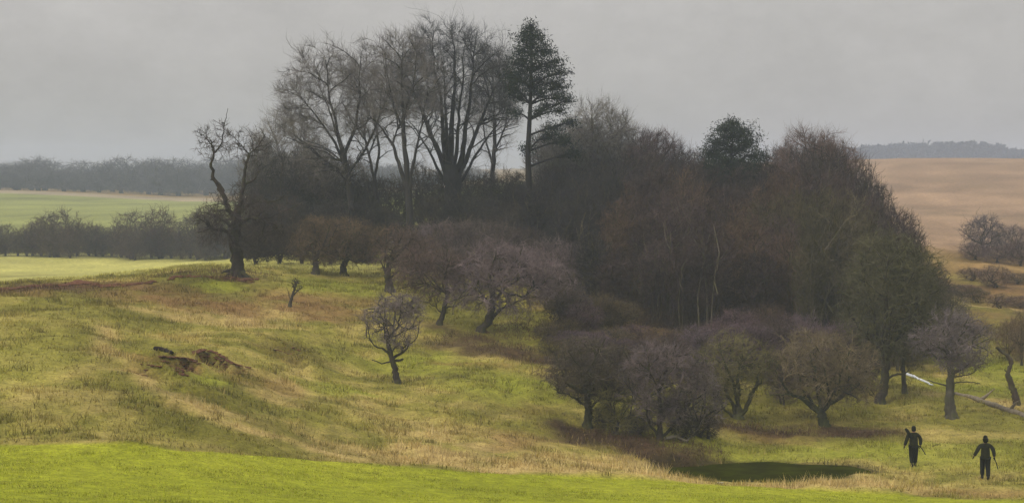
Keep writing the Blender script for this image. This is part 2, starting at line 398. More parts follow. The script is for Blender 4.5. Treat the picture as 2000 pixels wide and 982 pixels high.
def tubes(mb, P, R, S):
    """P [M,K,3] polylines with radii R [M,K]; S sides"""
    M, K, _ = P.shape
    if M == 0: return
    T = norm(P[:, -1] - P[:, 0])
    ref = np.where(np.abs(T[:, 2:3]) > 0.9, np.array([[1., 0, 0]]), np.array([[0, 0, 1.]]))
    U = norm(np.cross(T, ref)); W = np.cross(T, U)
    a = np.arange(S) * 2 * np.pi / S
    ring = (np.cos(a)[:, None, None] * U[None] + np.sin(a)[:, None, None] * W[None])   # S,M,3
    V = P[:, :, None, :] + R[:, :, None, None] * np.transpose(ring, (1, 0, 2))[:, None]
    base = (np.arange(M) * K * S)[:, None, None]
    k = (np.arange(K - 1) * S)[None, :, None]; s = np.arange(S)[None, None]; s2 = (s + 1) % S
    q = np.stack([base + k + s, base + k + s2, base + k + S + s2, base + k + S + s], -1).reshape(-1, 4)
    mb.add(V.reshape(-1, 3), q)

def resample(pts, K):
    pts = np.asarray(pts, float); d = np.r_[0, np.cumsum(np.linalg.norm(np.diff(pts, axis=0), axis=1))]
    t = np.linspace(0, d[-1], K)
    return np.stack([np.interp(t, d, pts[:, i]) for i in range(3)], 1)

def branch(rng, P, R, n, ln, ang, up=0.2, wig=0.15, K=3, t0=0.2, rr=0.55, rmin=0.006, env=None, taper=0.25, lenabs=None, tip=True, sq=1.0):
    """children of polylines P,R"""
    M, Kp, _ = P.shape
    plen = np.linalg.norm(np.diff(P, axis=1), axis=2).sum(1)
    i = np.repeat(np.arange(M), n)
    t = t0 + (1 - t0) * ((np.tile(np.arange(n), M) + rng.random(M * n)) / n)
    t = np.clip(t, 0, 0.995)
    if tip: t[np.arange(M) * n + n - 1] = 0.995
    x = t * (Kp - 1); k = np.minimum(x.astype(int), Kp - 2); f = (x - k)[:, None]
    start = P[i, k] * (1 - f) + P[i, k + 1] * f
    tan = norm(P[i, k + 1] - P[i, k])
    r0 = (R[i, k] * (1 - f[:, 0]) + R[i, k + 1] * f[:, 0]) * rr
    r0 = np.maximum(r0, rmin)
    rnd = norm(rng.normal(size=(M * n, 3)))
    perp = norm(np.cross(tan, rnd))
    a = np.radians(rng.uniform(ang[0], ang[1], M * n))[:, None]
    d = norm(np.cos(a) * tan + np.sin(a) * perp + np.array([0, 0, up]))
    L = (plen[i] * ln * (1.15 - 0.55 * t) if lenabs is None else np.full(M * n, lenabs)) * rng.uniform(0.65, 1.25, M * n)
    pts = [start]; dd = d
    for _ in range(K - 1):
        pts.append(pts[-1] + dd * (L / (K - 1))[:, None])
        dd = norm(dd + rng.normal(size=dd.shape) * wig + np.array([0, 0, up * 0.35]))
    Pn = np.stack(pts, 1)
    if env is not None:
        c, r = np.array(env[0]), np.array(env[1])
        jit = rng.uniform(0.86, 1.10, M * n)
        for _ in range(4):
            m = np.linalg.norm((Pn[:, -1] - c) / r, axis=1) / jit
            fac = np.where(m > 1, np.clip(1 / m ** 1.6, 0.35, 1), 1)[:, None, None]
            Pn = start[:, None] + (Pn - start[:, None]) * fac
        # those born outside the crown are kept as short spurs
    Rn = r0[:, None] * np.linspace(1, taper, K)[None]
    return Pn, np.maximum(Rn, rmin * 0.5)

def limbs_arrays(limbs, K=8):
    P = np.stack([resample(l[0], K) for l in limbs]); R = np.stack([np.linspace(l[1], l[2], K) for l in limbs])
    return P, R

def sample_env(rng, envs, n, lo=0.0, hi=1.0, holes=None, zbias=0.0):
    """points spread through a union of ellipsoids, with a few holes so that the outline stays uneven"""
    w = np.array([np.prod(e[1]) for e in envs]); w = w / w.sum(); out = []
    k = rng.choice(len(envs), n * 3, p=w)
    c = np.array([e[0] for e in envs])[k]; r = np.array([e[1] for e in envs])[k]
    d = norm(rng.normal(size=(n * 3, 3))); rad = (lo ** 3 + (hi ** 3 - lo ** 3) * rng.random(n * 3)) ** (1 / 3)
    lump = 1 + .10 * np.sin(5 * np.arctan2(d[:, 1], d[:, 0]) + 3 * d[:, 2]) + .08 * np.sin(9 * d[:, 2] + 4 * d[:, 0] + 2)
    rad = np.where(rng.random(n * 3) < .10, rad * rng.uniform(1.0, 1.28, n * 3), rad)
    p = c + d * r * (rad * lump)[:, None]
    ok = p[:, 2] > 0.25
    if holes is not None:
        for hc, hr in holes: ok &= (np.linalg.norm(p - hc, axis=1) > hr) | (rng.random(len(p)) < .25)
    return p[ok][:n]
def fill(rng, nodes, tans, rads, targets, K, r, tip, wig=.06, pull=.8, bend=.5):
    """one curved branch from the best placed node of the skeleton to each target"""
    M = len(targets); st = np.empty(M, int)
    for i in range(0, M, 400):
        v = targets[i:i + 400, None] - nodes[None]; L = np.linalg.norm(v, axis=2) + 1e-6
        cs = (v * tans[None]).sum(2) / L
        st[i:i + 400] = np.argmin(L * (1 + pull * (1 - cs)) + (L < .12) * 5, 1)
    s = nodes[st]; L = np.linalg.norm(targets - s, axis=1, keepdims=True)
    dirn = norm(norm(tans[st]) + .5 * norm(targets - s) + rng.normal(size=(M, 3)) * .25)
    c1 = s + dirn * L * bend
    t = np.linspace(0, 1, K)[None, :, None]
    P = (1 - t) ** 2 * s[:, None] + 2 * t * (1 - t) * c1[:, None] + t ** 2 * targets[:, None]
    P[:, 1:-1] += rng.normal(size=(M, K - 2, 3)) * wig * L[:, None]
    r0 = np.minimum(rads[st] * .75, r * rng.uniform(.7, 1.3, M)); r0 = np.maximum(r0, tip)
    R = r0[:, None] + (tip - r0[:, None]) * np.linspace(0, 1, K)[None]
    return P, R
def to_nodes(P, R, skip=0):
    T = np.empty_like(P); T[:, :-1] = P[:, 1:] - P[:, :-1]; T[:, -1] = T[:, -2]
    return P[:, skip:].reshape(-1, 3), norm(T[:, skip:].reshape(-1, 3)), R[:, skip:].ravel()
def build_tree_meshes(name, seed, trunk, limbs, counts, env=None, flare=1.5, leaf=None, radii=(.035, .018, .010, .006), twig=(.34, 4), lo=.15, up=.12, bark_levels=1, wob=.012, bend=.5, pull=.8, bark=None, zcut=None):
    """trunk/limbs: lists of (points, r0, r1) in metres from the foot; counts: boughs, branches and fine branches that fill the
    crown volume env (a list of ellipsoids); returns {part name: mesh}"""
    rng = np.random.default_rng(seed)
    tm, cm = MB(), MB(); NP, NT, NR = [], [], []
    for i, (pts, r0, r1) in enumerate(trunk):
        K = max(10, len(pts) * 4)
        P = resample(pts, K); P[1:] += rng.normal(size=(K - 1, 3)) * r0 * 0.10
        R = np.linspace(r0, r1, K)
        if flare and P[0, 2] < .3:
            R = R * (1 + (flare - 1) * np.exp(-np.arange(K) / 1.1)); P[0, 2] -= 0.3
        R = R * rng.uniform(0.92, 1.1, K)
        tubes(tm, P[None], R[None], 10)
        q = to_nodes(P[None], R[None], K // 2); NP.append(q[0]); NT.append(q[1]); NR.append(q[2])
    for pts, r0, r1 in limbs:
        K = max(8, len(pts) * 4); P = resample(pts, K)
        w = np.cumsum(rng.normal(size=(K, 3)), 0); w -= np.linspace(0, 1, K)[:, None] * w[-1]
        L = np.linalg.norm(P[-1] - P[0]); P = P + w * L * wob
        R = np.linspace(r0, r1, K); tubes(tm, P[None], R[None], 7)
        q = to_nodes(P[None], R[None], 2); NP.append(q[0]); NT.append(q[1]); NR.append(q[2])
    if env:
        envs = env if isinstance(env, list) else [env]
        if not isinstance(envs[0][0], (tuple, list, np.ndarray)): envs = [env]
        holes = [(sample_env(rng, envs, 1, .7, 1.0)[0], rng.uniform(.12, .26) * np.mean(envs[0][1])) for _ in range(14)]
        nd, tn, rd = np.concatenate(NP), np.concatenate(NT), np.concatenate(NR)
        spans = [(.45, .9), (.3, .95), (lo, 1.0)]
        for li, n in enumerate(counts):
            tg = sample_env(rng, envs, n, spans[li][0], spans[li][1], holes)
            if zcut is not None and li > 0:
                tg = tg[(tg[:, 2] > zcut) | (rng.random(len(tg)) < .18)]
            P, R = fill(rng, nd, tn, rd, tg, [6, 5, 4][li], radii[li], [radii[1], radii[2], radii[3]][li], wig=wob * 4, pull=pull, bend=bend)
            tubes(tm if li < bark_levels else cm, P, R, [5, 4, 3][li])
            q = to_nodes(P, R, 1)
            nd, tn, rd = (np.concatenate([a, b]) for a, b in zip((nd, tn, rd), q))
        if twig[1]:
            P, R = branch(rng, P, R, n=twig[1], ln=1, lenabs=twig[0], ang=(15, 60), up=up, wig=.2, K=2, t0=.25, rr=.8, rmin=radii[3], taper=.5)
            tubes(cm, P, R, 3)
    out = {'trunk': tm.mesh(name + '_trunk', bark or M_BARK, True)}
    if cm.V: out['crown'] = cm.mesh(name + '_crown', M_TWIG)
    return out
def leaves(mb, rng, P, per=6, size=0.12, w=0.35, spread=0.15, up=0.3):
    M, K, _ = P.shape
    c = P[:, -1].repeat(per, 0) + rng.normal(size=(M * per, 3)) * spread
    d = norm(rng.normal(size=c.shape) + np.array([0, 0, up])); s = norm(np.cross(d, rng.normal(size=c.shape)))
    L = (size * rng.uniform(0.6, 1.4, len(c)))[:, None]
    V = np.stack([c - s * L * w, c + s * L * w, c + d * L], 1).reshape(-1, 3)
    mb.add(V, None, np.arange(len(V)).reshape(-1, 3))

TREES = {}
def plant(name, meshes, loc, rz=0.0, scale=1.0, bark=srgb(80,70,60,.7), twig=srgb(96,82,72,.7), leafc=None, label=None, cat='tree', group=None, lean=0.0, base_name=None):
    e = bpy.data.objects.new(name, None); COL.objects.link(e)
    e.location = loc; e.rotation_euler = (lean, 0, rz)
    e.scale = (scale, scale, scale) if np.isscalar(scale) else scale
    e.empty_display_size = 0.3
    tag(e, label, cat, group)
    for part, me in meshes.items():
        col = bark if part == 'trunk' else (leafc if part == 'foliage' else twig)
        link(part, me, e, col)
    return e

# ------------------------------------------------------------------ ground mesh
def growing(start, stop, step, rate):
    v = [start]
    while v[-1] < stop:
        v.append(v[-1] + step); step *= rate
    return v
xs_pos = list(np.arange(0, 40.01, 0.33)); xs_pos += growing(40.4, 900, 0.45, 1.085)
xs = np.array(sorted([-a for a in xs_pos[1:]] + xs_pos))
ys = list(np.arange(-60, 44, 4.0)) + list(np.arange(44, 132, 0.33)) + growing(132.4, 1300, 0.45, 1.035)
ys = np.array(ys)
GX, GY = np.meshgrid(xs, ys)
GZ = height(GX, GY)
GV = np.stack([GX, GY, GZ], -1).reshape(-1, 3)
GC = ground_color(GX.ravel(), GY.ravel())
ny, nx = GX.shape
idx = np.arange(ny * nx).reshape(ny, nx)
GQ = np.stack([idx[:-1, :-1], idx[:-1, 1:], idx[1:, 1:], idx[1:, :-1]], -1).reshape(-1, 4)
fc = GV[GQ].mean(1)
brow_f = 106 + np.clip((fc[:, 0] + 30), 0, 60) * 0.55 + 5
reg = np.zeros(len(GQ), int)                                           # 0 hillside
reg[crop_mask(fc[:, 0], fc[:, 1]) > 0.5] = 1                            # crop field
reg[(fc[:, 1] > brow_f) & (fc[:, 0] < 20) & (fc[:, 1] <= 242)] = 2      # pale field
reg[(fc[:, 1] > 242) & (fc[:, 0] < 30)] = 3                             # green field
reg[(fc[:, 1] > 172) & (fc[:, 0] >= 30)] = 4                            # ploughed field
for k, nm in enumerate(['rough_hillside_ground', 'crop_field_ground', 'pale_pasture_ground', 'far_green_field_ground', 'stubble_field_ground']):
    q = GQ[reg == k]; used, inv = np.unique(q, return_inverse=True)
    o = link(nm, mesh_np(nm, GV[used], inv.reshape(-1, 4), None, M_GROUND, True, GC[used]))
    tag(o, {0: 'rough tussocky olive green hillside falling to the valley floor', 1: 'bright green young crop field across the near edge', 2: 'pale yellow green pasture beyond the hill brow', 3: 'green field beyond the left hedgerow', 4: 'tan stubble field rising to a straight skyline'}[k], kind='structure')

# dark hollow: a flat sheet with the hollow's shade put into its olive colour
def build_hollow():
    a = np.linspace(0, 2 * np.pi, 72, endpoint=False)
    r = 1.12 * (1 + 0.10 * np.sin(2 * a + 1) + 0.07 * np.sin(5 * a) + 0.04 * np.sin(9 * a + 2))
    V = [(HOLLOW_C[0], HOLLOW_C[1], HOLLOW_Z)] + [(HOLLOW_C[0] + HOLLOW_R[0] * rr * math.cos(t), HOLLOW_C[1] + HOLLOW_R[1] * rr * math.sin(t), HOLLOW_Z) for rr, t in zip(r, a)]
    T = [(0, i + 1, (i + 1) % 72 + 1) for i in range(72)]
    m, n, l, b = new_mat('hollow_dark_olive', 0.12, 0.5)
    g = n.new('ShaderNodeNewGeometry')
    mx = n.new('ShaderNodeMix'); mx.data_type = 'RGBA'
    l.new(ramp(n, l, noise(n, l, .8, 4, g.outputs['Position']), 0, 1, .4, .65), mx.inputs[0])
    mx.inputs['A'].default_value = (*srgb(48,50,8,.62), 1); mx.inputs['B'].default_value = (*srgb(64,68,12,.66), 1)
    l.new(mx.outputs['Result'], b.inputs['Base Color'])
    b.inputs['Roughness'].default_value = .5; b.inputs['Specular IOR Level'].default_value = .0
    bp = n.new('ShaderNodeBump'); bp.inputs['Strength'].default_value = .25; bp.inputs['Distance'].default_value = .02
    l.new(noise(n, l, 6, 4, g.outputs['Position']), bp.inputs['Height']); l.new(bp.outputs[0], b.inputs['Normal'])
    o = link('hollow_sheet', mesh_np('hollow_sheet', V, None, T, m)); tag(o, 'dark hollow in the valley bottom, its shade put into a flat olive sheet', kind='structure')
build_hollow()

# ------------------------------------------------------------------ tree shapes
def local(u0, v0, d, pts):
    """points given as (right px, up px, depth m) offsets scaled to metres at distance d"""
    k = d / F
    return [((u - u0) * k, dy, (v0 - v) * k) for (u, v, dy) in pts]

def crown_limbs(rng, top, env, n, r0, out=0.85, z0=0.0):
    """curved limbs from a trunk top out to the crown's shell"""
    c, r = np.array(env[0]), np.array(env[1]); L = []
    for i in range(n):
        az = 2 * math.pi * (i + rng.random() * .7) / n; el = rng.uniform(-0.1, 1.3)
        tgt = c + r * out * np.array([math.cos(az) * math.cos(el), math.sin(az) * math.cos(el), math.sin(el)])
        s = np.array(top) + np.array([0, 0, -rng.uniform(0, z0)])
        mid = s + (tgt - s) * .45 + np.array([0, 0, -0.08 * np.linalg.norm(tgt - s)]) + rng.normal(size=3) * .12 * np.linalg.norm(tgt - s)
        L.append(([tuple(s), tuple(mid), tuple(tgt)], r0 * rng.uniform(.7, 1.1), 0.02))
    return L

def special(name, base, trunk_px, limbs_px, env_px, seed, label, bark, twig, dens=(6, 6, 5, 5), auto=5, depth=.85, group=None, twl=.34, r_env=.10, cat='tree', flare=1.5, d=None, fine_r=1.0, extra=()):
    u0, v0 = base
    p = G(u0, v0) if d is None else None
    if p is None:
        x = (u0 - 1000) / F * d / 1.0; p = np.array([x, d, float(height(x, d))])
        r_ = ray(u0, v0); v0 = 491 - F * ((p[2] - CAM_Z) / p[1] + math.tan(PITCH)) / (1) * cP if False else v0
    d = p[1]
    rng = np.random.default_rng(seed)
    trunk = [(local(u0, v0, d, t[0]), t[1], t[2]) for t in trunk_px]
    limbs = [(local(u0, v0, d, t[0]), t[1], t[2]) for t in limbs_px]
    env = None
    if env_px:
        k = d / F; eu, ev, ru, rv = env_px
        env = (((eu - u0) * k, 0, (v0 - ev) * k), (ru * k, ru * k * depth, rv * k))
        if auto: limbs = limbs + crown_limbs(rng, trunk[0][0][-1], env, auto, trunk[0][2] * .6)
    lv = ()
    if env_px:
        A = env[1][0] * env[1][2]; q = (dens[0] * dens[1] * dens[2]) / 215.0
        c0, r0_ = np.array(env[0]), np.array(env[1]); env = [(c0, r0_ * .9)]
        for (xu, xv, xr, xz) in extra: env.append((np.array([(xu - u0) * k, 0, (v0 - xv) * k]), np.array([xr * k, xr * k * .8, xz * k])))
        for _ in range(7):
            dd = norm(rng.normal(size=3) * np.array([1, .6, .8])); k2 = rng.uniform(.28, .45)
            env.append((c0 + dd * r0_ * rng.uniform(.62, .85), r0_ * k2 * np.array([1.2, 1, .9])))
        lv = (int(26 + 5 * A), int((110 + 50 * A) * q), int((500 + 330 * A) * q))
    meshes = build_tree_meshes(name, seed, trunk, limbs, lv, env, flare, twig=(twl * .8, dens[3] - 1), radii=(.048 * fine_r, .024 * fine_r, .012 * fine_r, .007 * fine_r), pull=1.0, wob=.014)
    z = float(height(p[0], p[1]))
    return plant(name, meshes, (p[0], p[1], z), 0, 1.0, bark, twig, label=label, group=group, cat=cat), meshes

DKB = srgb(70,62,54,.75); OLB = srgb(88,86,62,.8); PUR = srgb(124,106,108,.8); PURD = srgb(104,88,92,.8); BRN = srgb(108,88,70,.8); TAN = srgb(110,92,70,.78)
GRY = srgb(108,104,100,.8); OLV = srgb(116,108,72,.84); DK = srgb(78,70,60,.75); RED = srgb(108,82,66,.8)

special('old_oak_tree', (465,538),
    [([(465,538,0),(464,505,0),(459,468,.1),(462,430,0),(468,400,0)], .42, .27)],
    [([(462,430,0),(447,400,.1),(437,376,.2),(420,352,.1),(416,325,.1),(420,298,0)], .19, .07),
     ([(420,299,0),(410,278,.1),(396,264,.3),(384,256,.3)], .05, .012), ([(420,299,0),(432,276,.1),(436,250,0),(448,212,-.1)], .055, .012),
     ([(437,376,.2),(428,362,.2),(418,352,.2),(412,350,.1)], .12, .06),
     ([(468,400,0),(480,362,-.1),(486,332,-.1),(490,300,-.1)], .15, .06), ([(490,302,0),(478,288,0),(462,272,.1),(448,262,.1)], .045, .012), ([(490,302,0),(506,286,0),(520,262,.1)], .045, .012),
     ([(480,362,0),(500,350,-.3),(512,330,-.5)], .10, .03),
     ([(459,468,0),(440,446,-.5),(415,440,-1),(395,452,-1.4)], .16, .04), ([(462,450,0),(430,430,.6),(405,420,1.4)], .14, .04),
     ([(466,440,0),(492,425,-.5),(520,430,-1),(540,445,-1.3)], .16, .04), ([(466,420,0),(500,400,.7),(530,395,1.3)], .14, .04),
     ([(463,525,0),(450,533,-.35),(438,541,-.7)], .22, .05), ([(466,525,0),(480,534,-.3),(496,543,-.6)], .22, .05), ([(464,526,0),(464,536,-.5),(462,546,-1.0)], .20, .05), ([(462,526,0),(446,530,.2),(430,534,.5)], .16, .04),
     ([(464,425,0),(470,400,1),(476,380,1.8)], .12, .04), ([(464,425,0),(455,405,-1),(450,395,-1.6)], .12, .04)],
    (472,430,98,70), 11, 'old gnarled dead-topped tree with thick buttressed trunk on the brow mound', srgb(60,50,44,.7), srgb(86,76,70,.75), dens=(6,6,5,5), auto=0, flare=1.35, extra=[(424,275,46,48),(492,285,40,42),(560,420,40,50)])
special('thorn_tree', (775,748),
    [([(775,748,0),(772,722,0),(766,700,0),(760,682,0),(757,662,0)], .17, .09)],
    [([(764,694,0),(748,678,-.2),(732,670,-.4),(722,660,-.5)], .07, .02), ([(766,698,0),(782,690,.1),(795,676,.2),(812,662,.3)], .08, .02), ([(767,703,0),(780,703,.1),(788,701,.1)], .08, .05), ([(766,705,0),(745,708,-.3),(728,700,-.5)], .05, .02)],
    (769,628,64,60), 12, 'small lone thorn tree with a mauve grey crown on the open slope', DKB, srgb(124,112,110,.85), dens=(6,6,5,4), auto=6)
special('thorn_tree', (858,634),
    [([(856,634,0),(866,612,0),(869,592,0),(874,572,0)], .17, .10)],
    [([(868,602,0),(880,598,0),(893,598,0)], .06, .02), ([(874,575,0),(890,555,.3),(905,530,.5)], .08, .02), ([(866,612,0),(856,606,.1)], .05, .03)],
    (846,536,86,66), 13, 'leaning thorn tree with brown mauve crown left of the wide pale purple one', DKB, srgb(104,87,80,.8), dens=(6,6,5,4), auto=7)
special('blackthorn_tree', (940,648),
    [([(936,648,0),(953,630,0),(961,603,0),(962,575,0),(958,560,0)], .26, .14)],
    [([(950,634,0),(972,612,.2),(992,598,.3),(1012,588,.4)], .13, .04), ([(960,600,0),(940,575,-.2),(925,550,-.4)], .08, .03), ([(961,590,0),(985,560,.3),(1020,540,.6),(1050,545,.8)], .1, .03)],
    (992,545,116,84), 14, 'wide crowned tree with pale purple twigs and a leaning trunk beside the dark wood', DKB, srgb(130,114,114,.82), dens=(7,6,5,5), auto=9)
special('thorn_tree', (762,568),
    [([(763,568,0),(758,548,0),(757,530,0),(760,512,0)], .26, .16)],
    [([(760,545,0),(772,535,.1),(790,522,.2)], .08, .03), ([(757,535,0),(748,522,0),(745,512,0)], .08, .03)],
    (784,490,72,56), 15, 'brown crowned thorn with a thick stubby trunk at the brow edge', DKB, srgb(104,86,74,.8), dens=(6,6,4,4), auto=7)
special('round_thorn_tree', (616,535),
    [([(616,535,0),(617,520,0),(616,505,0)], .24, .17)], [], (626,474,72,56), 16, 'round brown thorn on a short black trunk, nearer the oak', DK, TAN, dens=(6,6,5,4), auto=9)
special('round_thorn_tree', (672,539),
    [([(672,539,0),(671,520,0),(675,503,0)], .26, .18)], [], (684,472,76,58), 17, 'round tan-topped thorn on a short black trunk, right of its twin on the brow', DK, TAN, dens=(6,6,5,4), auto=9)
special('scrubby_sapling', (568,598),
    [([(566,598,0),(570,580,0),(576,562,0),(582,548,0)], .10, .04)],
    [([(571,578,0),(582,568,.1),(590,562,.1)], .05, .02), ([(568,590,0),(562,572,.1),(560,560,0)], .03, .01)], (580,556,14,16), 18, 'small dark scrubby sapling on the slope below the brow', DK, srgb(84,72,46,.7), dens=(2,3,3,2), auto=0)
special('dark_thorn_tree', (1146,832),
    [([(1147,832,0),(1149,808,0),(1149,785,0),(1146,768,0)], .21, .15)],
    [([(1149,800,0),(1165,785,.2),(1180,770,.3)], .08, .03), ([(1148,795,0),(1125,778,-.2),(1105,765,-.4)], .08, .03)],
    (1152,722,100,80), 19, 'dark rounded thorn tree at the left end of the foreground thicket', srgb(70,66,48,.75), srgb(92,82,70,.8), dens=(7,6,5,5), auto=10)
special('tangled_thorn_tree', (1288,860),
    [([(1290,860,0),(1288,825,0),(1290,790,0),(1286,762,0)], .13, .09)],
    [([(1286,765,0),(1280,745,0),(1268,725,.1)], .05, .02), ([(1288,830,0),(1262,822,.2),(1240,815,.3),(1215,820,.3)], .06, .02), ([(1290,820,0),(1312,800,.3),(1330,770,.4)], .09, .03), ([(1290,858,0),(1318,835,.3),(1345,790,.3)], .08, .03), ([(1286,850,0),(1268,820,-.3),(1262,780,-.4)], .07, .03)],
    (1296,738,98,88), 20, 'tangled mauve thorn with crossing stems and an ivy-pale stem in the middle thicket', DKB, srgb(112,99,98,.82), dens=(7,6,5,5), auto=9)
special('grey_bush', (1362,850),
    [([(1360,850,0),(1364,825,0)], .10, .07), ([(1356,850,.2),(1342,822,.3)], .06, .04), ([(1366,850,-.1),(1385,825,-.2)], .06, .04)], [], (1362,788,66,72), 21, 'lilac grey bush crowding the right side of the tangled thorn', DKB, srgb(124,112,110,.84), dens=(6,5,5,4), auto=10, cat='bush')
special('dark_bush', (1205,848),
    [([(1205,848,0),(1207,825,0)], .10, .07), ([(1200,848,.2),(1188,825,.3)], .05, .04)], [], (1216,785,62,70), 22, 'low dark olive bush between the dark thorn and the tangled thorn', DK, OLV, dens=(5,5,4,4), auto=8, cat='bush')
special('multi_stemmed_thorn_tree', (1438,816),
    [([(1440,816,0),(1443,800,0),(1440,790,0)], .26, .16)],
    [([(1446,808,0),(1464,780,.1),(1474,755,.1),(1490,715,.2)], .13, .04), ([(1438,808,0),(1428,775,0),(1412,745,.1),(1405,715,.2)], .10, .03), ([(1430,814,0),(1404,795,-.1),(1396,755,-.1),(1382,705,-.2)], .08, .03), ([(1442,800,0),(1448,765,.3),(1445,720,.5)], .09, .03), ([(1441,800,0),(1436,760,-.4),(1440,715,-.7)], .08, .03)],
    (1438,712,92,80), 23, 'olive multi-stemmed thorn splitting low into a V behind the leaf litter', srgb(80,76,52,.75), OLV, dens=(6,5,5,4), auto=2)
special('spreading_thorn_tree', (1607,831),
    [([(1610,831,0),(1606,815,0),(1603,800,0)], .27, .20)],
    [([(1600,803,0),(1585,788,0),(1560,772,-.2),(1540,765,-.3),(1524,745,-.4)], .15, .04), ([(1560,772,-.2),(1530,768,-.4),(1500,768,-.5)], .05, .02),
     ([(1601,802,0),(1597,775,.2),(1588,745,.3),(1585,700,.3)], .11, .03), ([(1604,800,0),(1618,775,-.1),(1612,750,-.1),(1606,715,-.3)], .11, .03),
     ([(1608,802,0),(1622,785,.1),(1643,772,.2),(1650,745,.2),(1648,700,.2)], .12, .03), ([(1622,786,0),(1655,773,.3),(1685,748,.5),(1705,725,.6)], .08, .02), ([(1603,802,0),(1570,760,.5),(1560,710,.8)], .08, .03), ([(1606,802,0),(1630,750,-.7),(1640,700,-1.1)], .08, .03)],
    (1608,714,118,84), 24, 'wide spreading thorn with a dark wine-glass trunk on the brown leaf litter', srgb(66,66,50,.75), srgb(122,108,84,.84), dens=(7,6,5,4), auto=0, depth=.8)
special('tall_ivy_tree', (1720,788),
    [([(1718,788,0),(1724,762,0),(1729,735,0),(1730,700,0)], .27, .18)],
    [([(1730,705,0),(1722,665,.1),(1705,615,.2),(1690,560,.3)], .12, .04), ([(1730,700,0),(1738,660,0),(1750,610,0),(1765,550,.1)], .12, .04), ([(1731,700,0),(1752,672,.2),(1768,645,.3),(1790,600,.4)], .09, .03),
     ([(1730,742,0),(1740,733,-.1),(1752,728,-.1),(1768,727,-.1)], .07, .05), ([(1729,705,0),(1728,650,-.5),(1722,580,-.8),(1720,520,-1)], .1, .03), ([(1729,690,0),(1715,650,.6),(1700,600,1.0)], .08, .03)],
    (1738,590,118,140), 25, 'tall olive-green tree with a leaning brown trunk and one low arching bough', DKB, srgb(98,94,68,.8), dens=(8,6,5,4), auto=3)
special('slender_tree', (1767,768),
    [([(1768,768,0),(1764,740,0),(1764,700,0),(1768,650,0)], .13, .07)], [], (1790,625,52,58), 26, 'slender dark stemmed tree standing behind the low arching bough', DK, OLV, dens=(5,5,4,4), auto=5)
special('buttressed_tree', (1856,814),
    [([(1857,814,0),(1856,785,0),(1855,755,0),(1856,722,0),(1851,690,0)], .27, .14)],
    [([(1858,726,0),(1872,720,-.1),(1888,712,-.1)], .10, .05), ([(1851,692,0),(1846,670,.1),(1844,650,.1)], .08, .03), ([(1853,752,0),(1835,748,.2),(1812,742,.2)], .05, .02), ([(1858,748,0),(1885,746,.2),(1915,748,.2)], .04, .02), ([(1856,735,0),(1880,735,.3),(1905,728,.4)], .05, .02),
     ([(1856,814,0),(1848,812,-.15),(1842,818,-.3)], .12, .05), ([(1858,805,0),(1866,812,-.2),(1872,820,-.35)], .1, .04)],
    (1868,662,80,72), 27, 'mauve crowned tree with a fluted buttressed trunk above the walkers', srgb(88,82,72,.8), srgb(124,112,112,.82), dens=(6,6,5,4), auto=8)
special('crooked_dead_trunk', (1986,788),
    [([(1987,788,0),(1980,765,0),(1973,745,0),(1967,728,0),(1975,708,0),(1968,695,0),(1958,688,0),(1946,677,0)], .19, .09)],
    [([(1968,727,0),(1963,723,0),(1961,720,0)], .05, .03)], None, 28, 'crooked bare dead trunk bending left like a raised arm', srgb(84,72,62,.8), DK, auto=0)

# ------------------------------------------------------------------ tall bare trees behind, given as (x px, y px) at distance d
def tall(name, u0, d, trunk_px, limbs_px, env_px, seed, label, bark, twig, dens, auto=0, depth=.75, group=None, twl=.7, rm=1.3, leaf=None, leafc=None, flare=1.3):
    k = d / F; x = (u0 - 1000) * k; z = float(height(x, d))
    v0 = 491 - F * math.tan(math.atan2(z - CAM_Z, d) + PITCH)
    rng = np.random.default_rng(seed)
    trunk = [(local(u0, v0, d, [(u0, v0, 0)] + t[0]) if i == 0 else local(u0, v0, d, t[0]), t[1], t[2]) for i, t in enumerate(trunk_px)]
    limbs = [(local(u0, v0, d, t[0]), t[1], t[2]) for t in limbs_px]
    eu, ev, ru, rv = env_px
    env = (((eu - u0) * k, 0, (v0 - ev) * k), (ru * k, ru * k * depth, rv * k))
    if auto: limbs = limbs + crown_limbs(rng, trunk[0][0][-1], env, auto, trunk[0][2] * .55)
    A = env[1][0] * env[1][2]; q = dens[0] * dens[1] * dens[2] / 180.0
    meshes = build_tree_meshes(name, seed, trunk, limbs, (int(26 + 1.6 * A), int((120 + 9 * A) * q), int((700 + 120 * A) * q)), env, flare, zcut=env[0][2] - env[1][2] * .28,
        radii=(.065, .027, .011, .0058), twig=(twl * .9, dens[3] - 1), up=.4, lo=.45, wob=.005, bend=.4, pull=1.6, bark=M_DARK)
    return plant(name, meshes, (x, d, z), 0, 1, tuple(.6 * q_ for q_ in bark), twig, leafc, label, group=group), meshes

